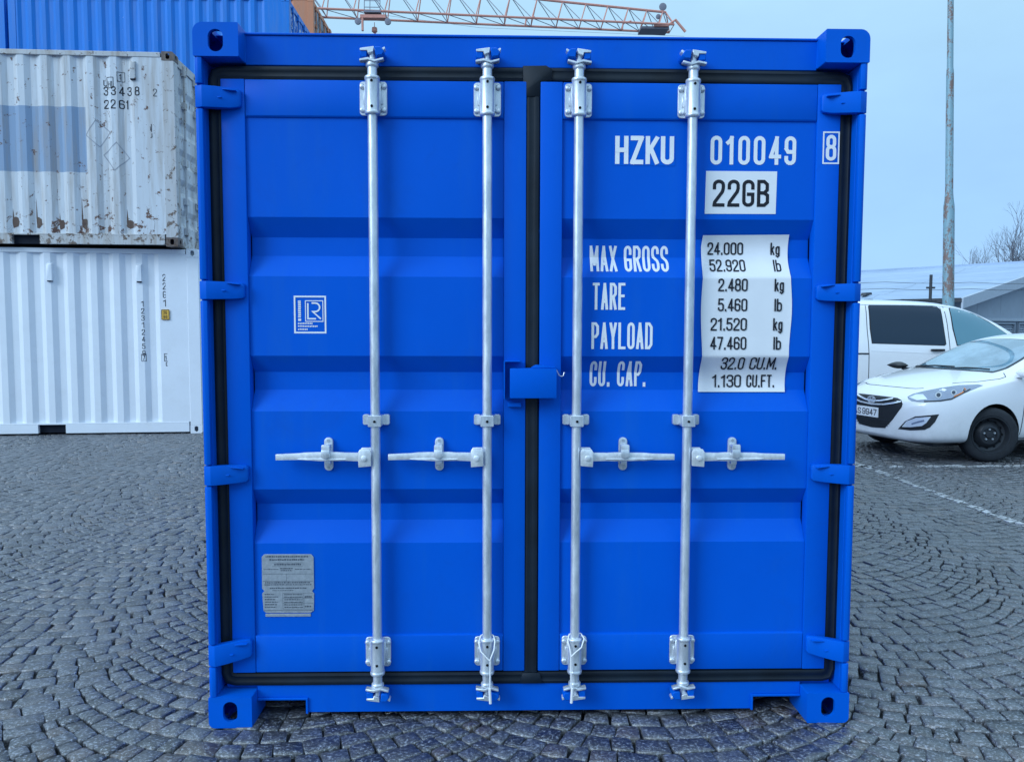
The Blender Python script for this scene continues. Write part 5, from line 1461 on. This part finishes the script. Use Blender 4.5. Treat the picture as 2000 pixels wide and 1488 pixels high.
    for p in ([(-.36, .89, .26), (-.40, .89, .6), (-.46, .87, .96)], [(-1.60, .89, .26), (-1.62, .89, .6), (-1.62, .87, .99)], [(-2.32, .89, .50), (-2.5, .88, .75), (-2.55, .87, 1.03)], [(-.36, .89, .26), (-1.60, .89, .26), (-2.26, .89, .28)]):
        strip('door_seam', car_bv, F_(p), (0, -s, 0), .008, .003, 'seam', car)
    for x in (-1.40, -2.28):
        m = MB(); m.prism(rrect(x, x + .19, .86, .90, .015, 4), s * .885, s * .925); m.build('door_handle', 'car_white', car, bevel=.008)
    m = MB(); m.add([(-.36 + .10 * cos(t) * (1 if cos(t) > 0 else .55) , s * (.86 + .13 + .115 * sin(u) ), 1.01 + (.048 if s < 0 else .070) * sin(t) * cos(u)) for u in [k * pi / 8 - pi / 2 for k in range(9)] for t in [q * 2 * pi / 14 for q in range(14)]],
                  [(k * 14 + i, k * 14 + (i + 1) % 14, (k + 1) * 14 + (i + 1) % 14, (k + 1) * 14 + i) for k in range(8) for i in range(14)])
    m.box(-.42, -.34, *sorted((s * .80, s * .92)), .955, .985); m.build('mirror', 'trim_black' if s < 0 else 'car_white', car, smooth=60)
    patch('tail_light', car_bv, F_([(-3.2, .62, .92), (-3.1, .9, .90), (-3.05, .9, 1.06), (-3.2, .62, 1.04)]), (.85, -.5 * s, 0), .006, 'red_lamp', car)
HS = [(.60, .47, .815), (.650, .40, .812), (.673, .314, .812), (.683, .15, .814), (.688, 0, .814)]
strip('bonnet_seam', car_bv, HS + MX(HS[::-1])[1:], (-.75, 0, -.65), .008, .003, 'seam', car)
GR = [(.86, 0, .722), (.85, .16, .722), (.844, .298, .719), (.87, .365, .700), (.88, .396, .660), (.893, .390, .616), (.901, .287, .466), (.903, .184, .353), (.904, 0, .337)]
g_ = patch('grille', car_bv, WD(GR + MX(GR[::-1])[1:-1]), (-1, 0, 0), .004, 'trim_black', car, grid=.05)
for half, w in (([(.88, .262, .712), (.88, .19, .690), (.89, .10, .668), (.9, 0, .660)], .017), ([(.86, .378, .688), (.88, .30, .662), (.9, .17, .632), (.905, 0, .618)], .018)):
    strip('grille_bar', car_bv, WD(half + MX(half[::-1])[1:]), (-1, 0, 0), w, .018, 'chrome', g_, .05)
for z in (.700, .680, .645):
    strip('grille_slat', car_bv, WD([(.9, -.28, z), (.9, 0, z - .012), (.9, .28, z)]), (-1, 0, 0), .004, .008, 'steel_wheel', g_, .05)
strip('intake_divider', car_bv, WD([(.9, -.265, .448), (.9, 0, .440), (.9, .265, .448)]), (-1, 0, 0), .016, .014, 'steel_wheel', g_, .05)
for z in (.41, .385, .36):
    strip('intake_slat', car_bv, WD([(.9, -.2 - (z - .36), z), (.9, .2 + (z - .36), z)]), (-1, 0, 0), .005, .010, 'steel_wheel', g_, .05)
# emblem: an oval with a leaning letter H
v, f = ribbon([(.060 * cos(t * pi / 12), .038 * sin(t * pi / 12)) for t in range(24)], .009, True); em = MB(); em.add([(0.930, a, .660 + c_) for a, c_ in v] + [(0.918, a, .660 + c_) for a, c_ in v], [list(q) for q in f] + [[i + len(v) for i in q][::-1] for q in f])
for p in ([(-.030, -.026), (-.012, .028)], [(.012, -.028), (.030, .026)], [(-.022, .004), (.022, -.004)]):
    v, f = ribbon(p, .010, False); em.add([(0.932, a, .660 + c_) for a, c_ in v] + [(0.918, a, .660 + c_) for a, c_ in v], [list(q) for q in f] + [[i + len(v) for i in q][::-1] for q in f])
em.build('emblem', 'chrome', car, recalc=False, smooth=0)
m = MB(); m.box(.912, .922, -.40, .112, .452, .570); np_ = m.build('number_plate', 'number_plate', car, bevel=.002)
v, f = text2d('1AS 9947', .40, .075, .010, .10); m = MB(); m.add([(.9235 + p[2] * .0003, -.335 + p[0] * 1.06, .473 + p[1]) for p in v], [list(q) for q in f]); m.build('plate_lettering', 'black_print', np_, recalc=False, smooth=0)
# ---- white van behind
van = thing('parked_van', 'white panel van with tinted side window parked broadside behind the hatchback', 'van', (8.36, 10.26, 0), 0)
SV = [(.93, .34, .55, .62, .54, .70, .46, .76), (.90, .28, .76, .74, .74, .80, .62, .90), (.80, .25, .87, .84, .83, .90, .70, 1.02), (.60, .24, .925, .93, .88, .99, .76, 1.10), (.30, .24, .945, 1.03, .90, 1.09, .80, 1.18), (.06, .24, .952, 1.12, .92, 1.20, .82, 1.28),
 (-.14, .24, .952, 1.16, .925, 1.33, .80, 1.41), (-.38, .24, .952, 1.20, .93, 1.49, .78, 1.57), (-.66, .24, .952, 1.21, .93, 1.645, .775, 1.725), (-.92, .24, .952, 1.215, .93, 1.755, .77, 1.835), (-1.18, .24, .952, 1.22, .93, 1.830, .77, 1.905), (-1.5, .24, .952, 1.225, .93, 1.880, .77, 1.950), (-2.0, .24, .952, 1.225, .93, 1.905, .77, 1.975),
 (-2.8, .24, .952, 1.225, .93, 1.915, .77, 1.985), (-3.6, .24, .952, 1.225, .93, 1.915, .77, 1.980), (-4.02, .25, .948, 1.225, .925, 1.895, .76, 1.955), (-4.12, .28, .93, 1.22, .90, 1.84, .73, 1.89), (-4.16, .34, .86, 1.20, .84, 1.72, .68, 1.76)]
van_body, van_bv = loft_body('body', SV, [(0, .34, .385, .66), (-3.1, .34, .385, .66)], 'car_white', van)
for y, s in ((.82, 1), (-.82, -1)):
    wheel(van, 0, y, .335, s); wheel(van, -3.1, y, .335, s)
m = MB(); m.box(-3.9, .5, -.64, .64, .2, .30); m.build('underbody', 'trim_black', van)
def side_pts(pts): return [(x - 8.36, -1.0, z) for x, z in pts]
def window(parent, bv, name, pts, mat, rim=.022, d=(0, 1, 0)):
    cx = sum(p[0] for p in pts) / len(pts); cz = sum(p[2] for p in pts) / len(pts); cy = sum(p[1] for p in pts) / len(pts)
    def grow(k):
        out = []
        for p in pts:
            v = Vector((p[0] - cx, p[1] - cy, p[2] - cz)); out.append(tuple(Vector(p) + v.normalized() * k))
        return out
    w_ = patch(name, bv, grow(rim * .6), d, .003, 'trim_black', parent); g_ = patch('pane', bv, grow(-rim * .2), d, .006, mat, w_); return w_
def rp(x0, x1, z0, z1, r): return rrect(x0, x1, z0, z1, r, 4)
W1 = [(5.76, 1.275), (6.89, 1.245), (6.915, 1.27), (6.90, 1.50), (6.885, 1.82), (6.85, 1.852), (5.79, 1.875), (5.752, 1.85), (5.745, 1.5)]
window(van, van_bv, 'side_window', side_pts(W1), 'tinted_glass')
window(van, van_bv, 'side_window', side_pts([(x - 1.62, z) for x, z in [(5.76, 1.27), (6.99, 1.265), (6.99, 1.84), (6.95, 1.868), (5.79, 1.868), (5.752, 1.84)]]), 'tinted_glass')
W2 = [(7.10, 1.245), (7.99, 1.30), (8.02, 1.36), (7.86, 1.48), (7.66, 1.615), (7.45, 1.735), (7.28, 1.795), (7.08, 1.832), (7.045, 1.81), (7.06, 1.5)]
window(van, van_bv, 'cab_window', side_pts(W2), 'car_glass')
for s_, nm in ((1, 'left'),):
    window(van, van_bv, 'side_window', [(x, -y, z) for x, y, z in side_pts(W1)], 'tinted_glass', d=(0, -1, 0)); window(van, van_bv, 'cab_window', [(x, -y, z) for x, y, z in side_pts(W2)], 'car_glass', d=(0, -1, 0))
window(van, van_bv, 'windscreen', [(.0, -.70, 1.30), (.0, .70, 1.30), (-1.0, .62, 1.78), (-1.0, -.62, 1.78)], 'windscreen_glass', d=(-.75, 0, -.62))
for pts in ([(5.70, .50), (5.70, 1.1), (5.69, 1.5), (5.70, 1.885)], [(6.965, .36), (6.98, 1.2), (6.97, 1.6), (6.945, 1.86)], [(8.02, .60), (8.05, 1.0), (8.0, 1.27)], [(7.0, .36), (7.98, .36), (8.02, .60)], [(5.70, .36), (6.96, .36)]):
    strip('door_seam', van_bv, side_pts(pts), (0, 1, 0), .010, .0025, 'seam', van)
strip('slide_rail', van_bv, side_pts([(4.6, 1.118), (5.70, 1.112)]), (0, 1, 0), .022, .006, 'seam', van)
strip('side_crease', van_bv, side_pts([(5.73, 1.16), (6.94, 1.11)]), (0, 1, 0), .012, .003, 'car_white', van)
for x in (6.66, 7.20):
    m = MB(); m.prism(rrect(x - 8.36, x - 8.36 + .22, 1.152, 1.188, .014, 4), -.985, -.955); m.build('door_handle', 'trim_black', van, bevel=.006)
m = MB(); m.prism(rrect(-.34, -.16, 1.20, 1.42, .05, 4), -1.16, -1.00); m.build('mirror', 'trim_black', van, bevel=.03)
m = MB(); m.prism(rrect(-.34, -.16, 1.20, 1.42, .05, 4), 1.00, 1.16); m.build('mirror', 'trim_black', van, bevel=.03)
strip('roof_gutter', van_bv, [(-4.0, -.80, 1.9), (-1.6, -.80, 1.9), (-1.2, -.80, 1.86), (-.9, -.8, 1.78), (-.6, -.81, 1.66)], (0, .9, -.45), .014, .004, 'trim_white', van)
for s in (-1, 1):
    patch('headlight', van_bv, [(.9, s * .60, .72), (.8, s * .86, .80), (.62, s * .95, .92), (.70, s * .86, .93), (.85, s * .62, .84)], (-.8, -s * .6, 0), .006, 'lamp_clear', van)
    patch('tail_light', van_bv, [(-4.1, s * .80, .9), (-4.1, s * .95, .9), (-4.1, s * .92, 1.5), (-4.1, s * .84, 1.5)], (1, 0, 0), .01, 'red_lamp', van)
patch('grille', van_bv, [(.9, -.55, .62), (.9, .55, .62), (.9, .50, .84), (.9, -.50, .84)], (-1, 0, 0), .006, 'trim_black', van)
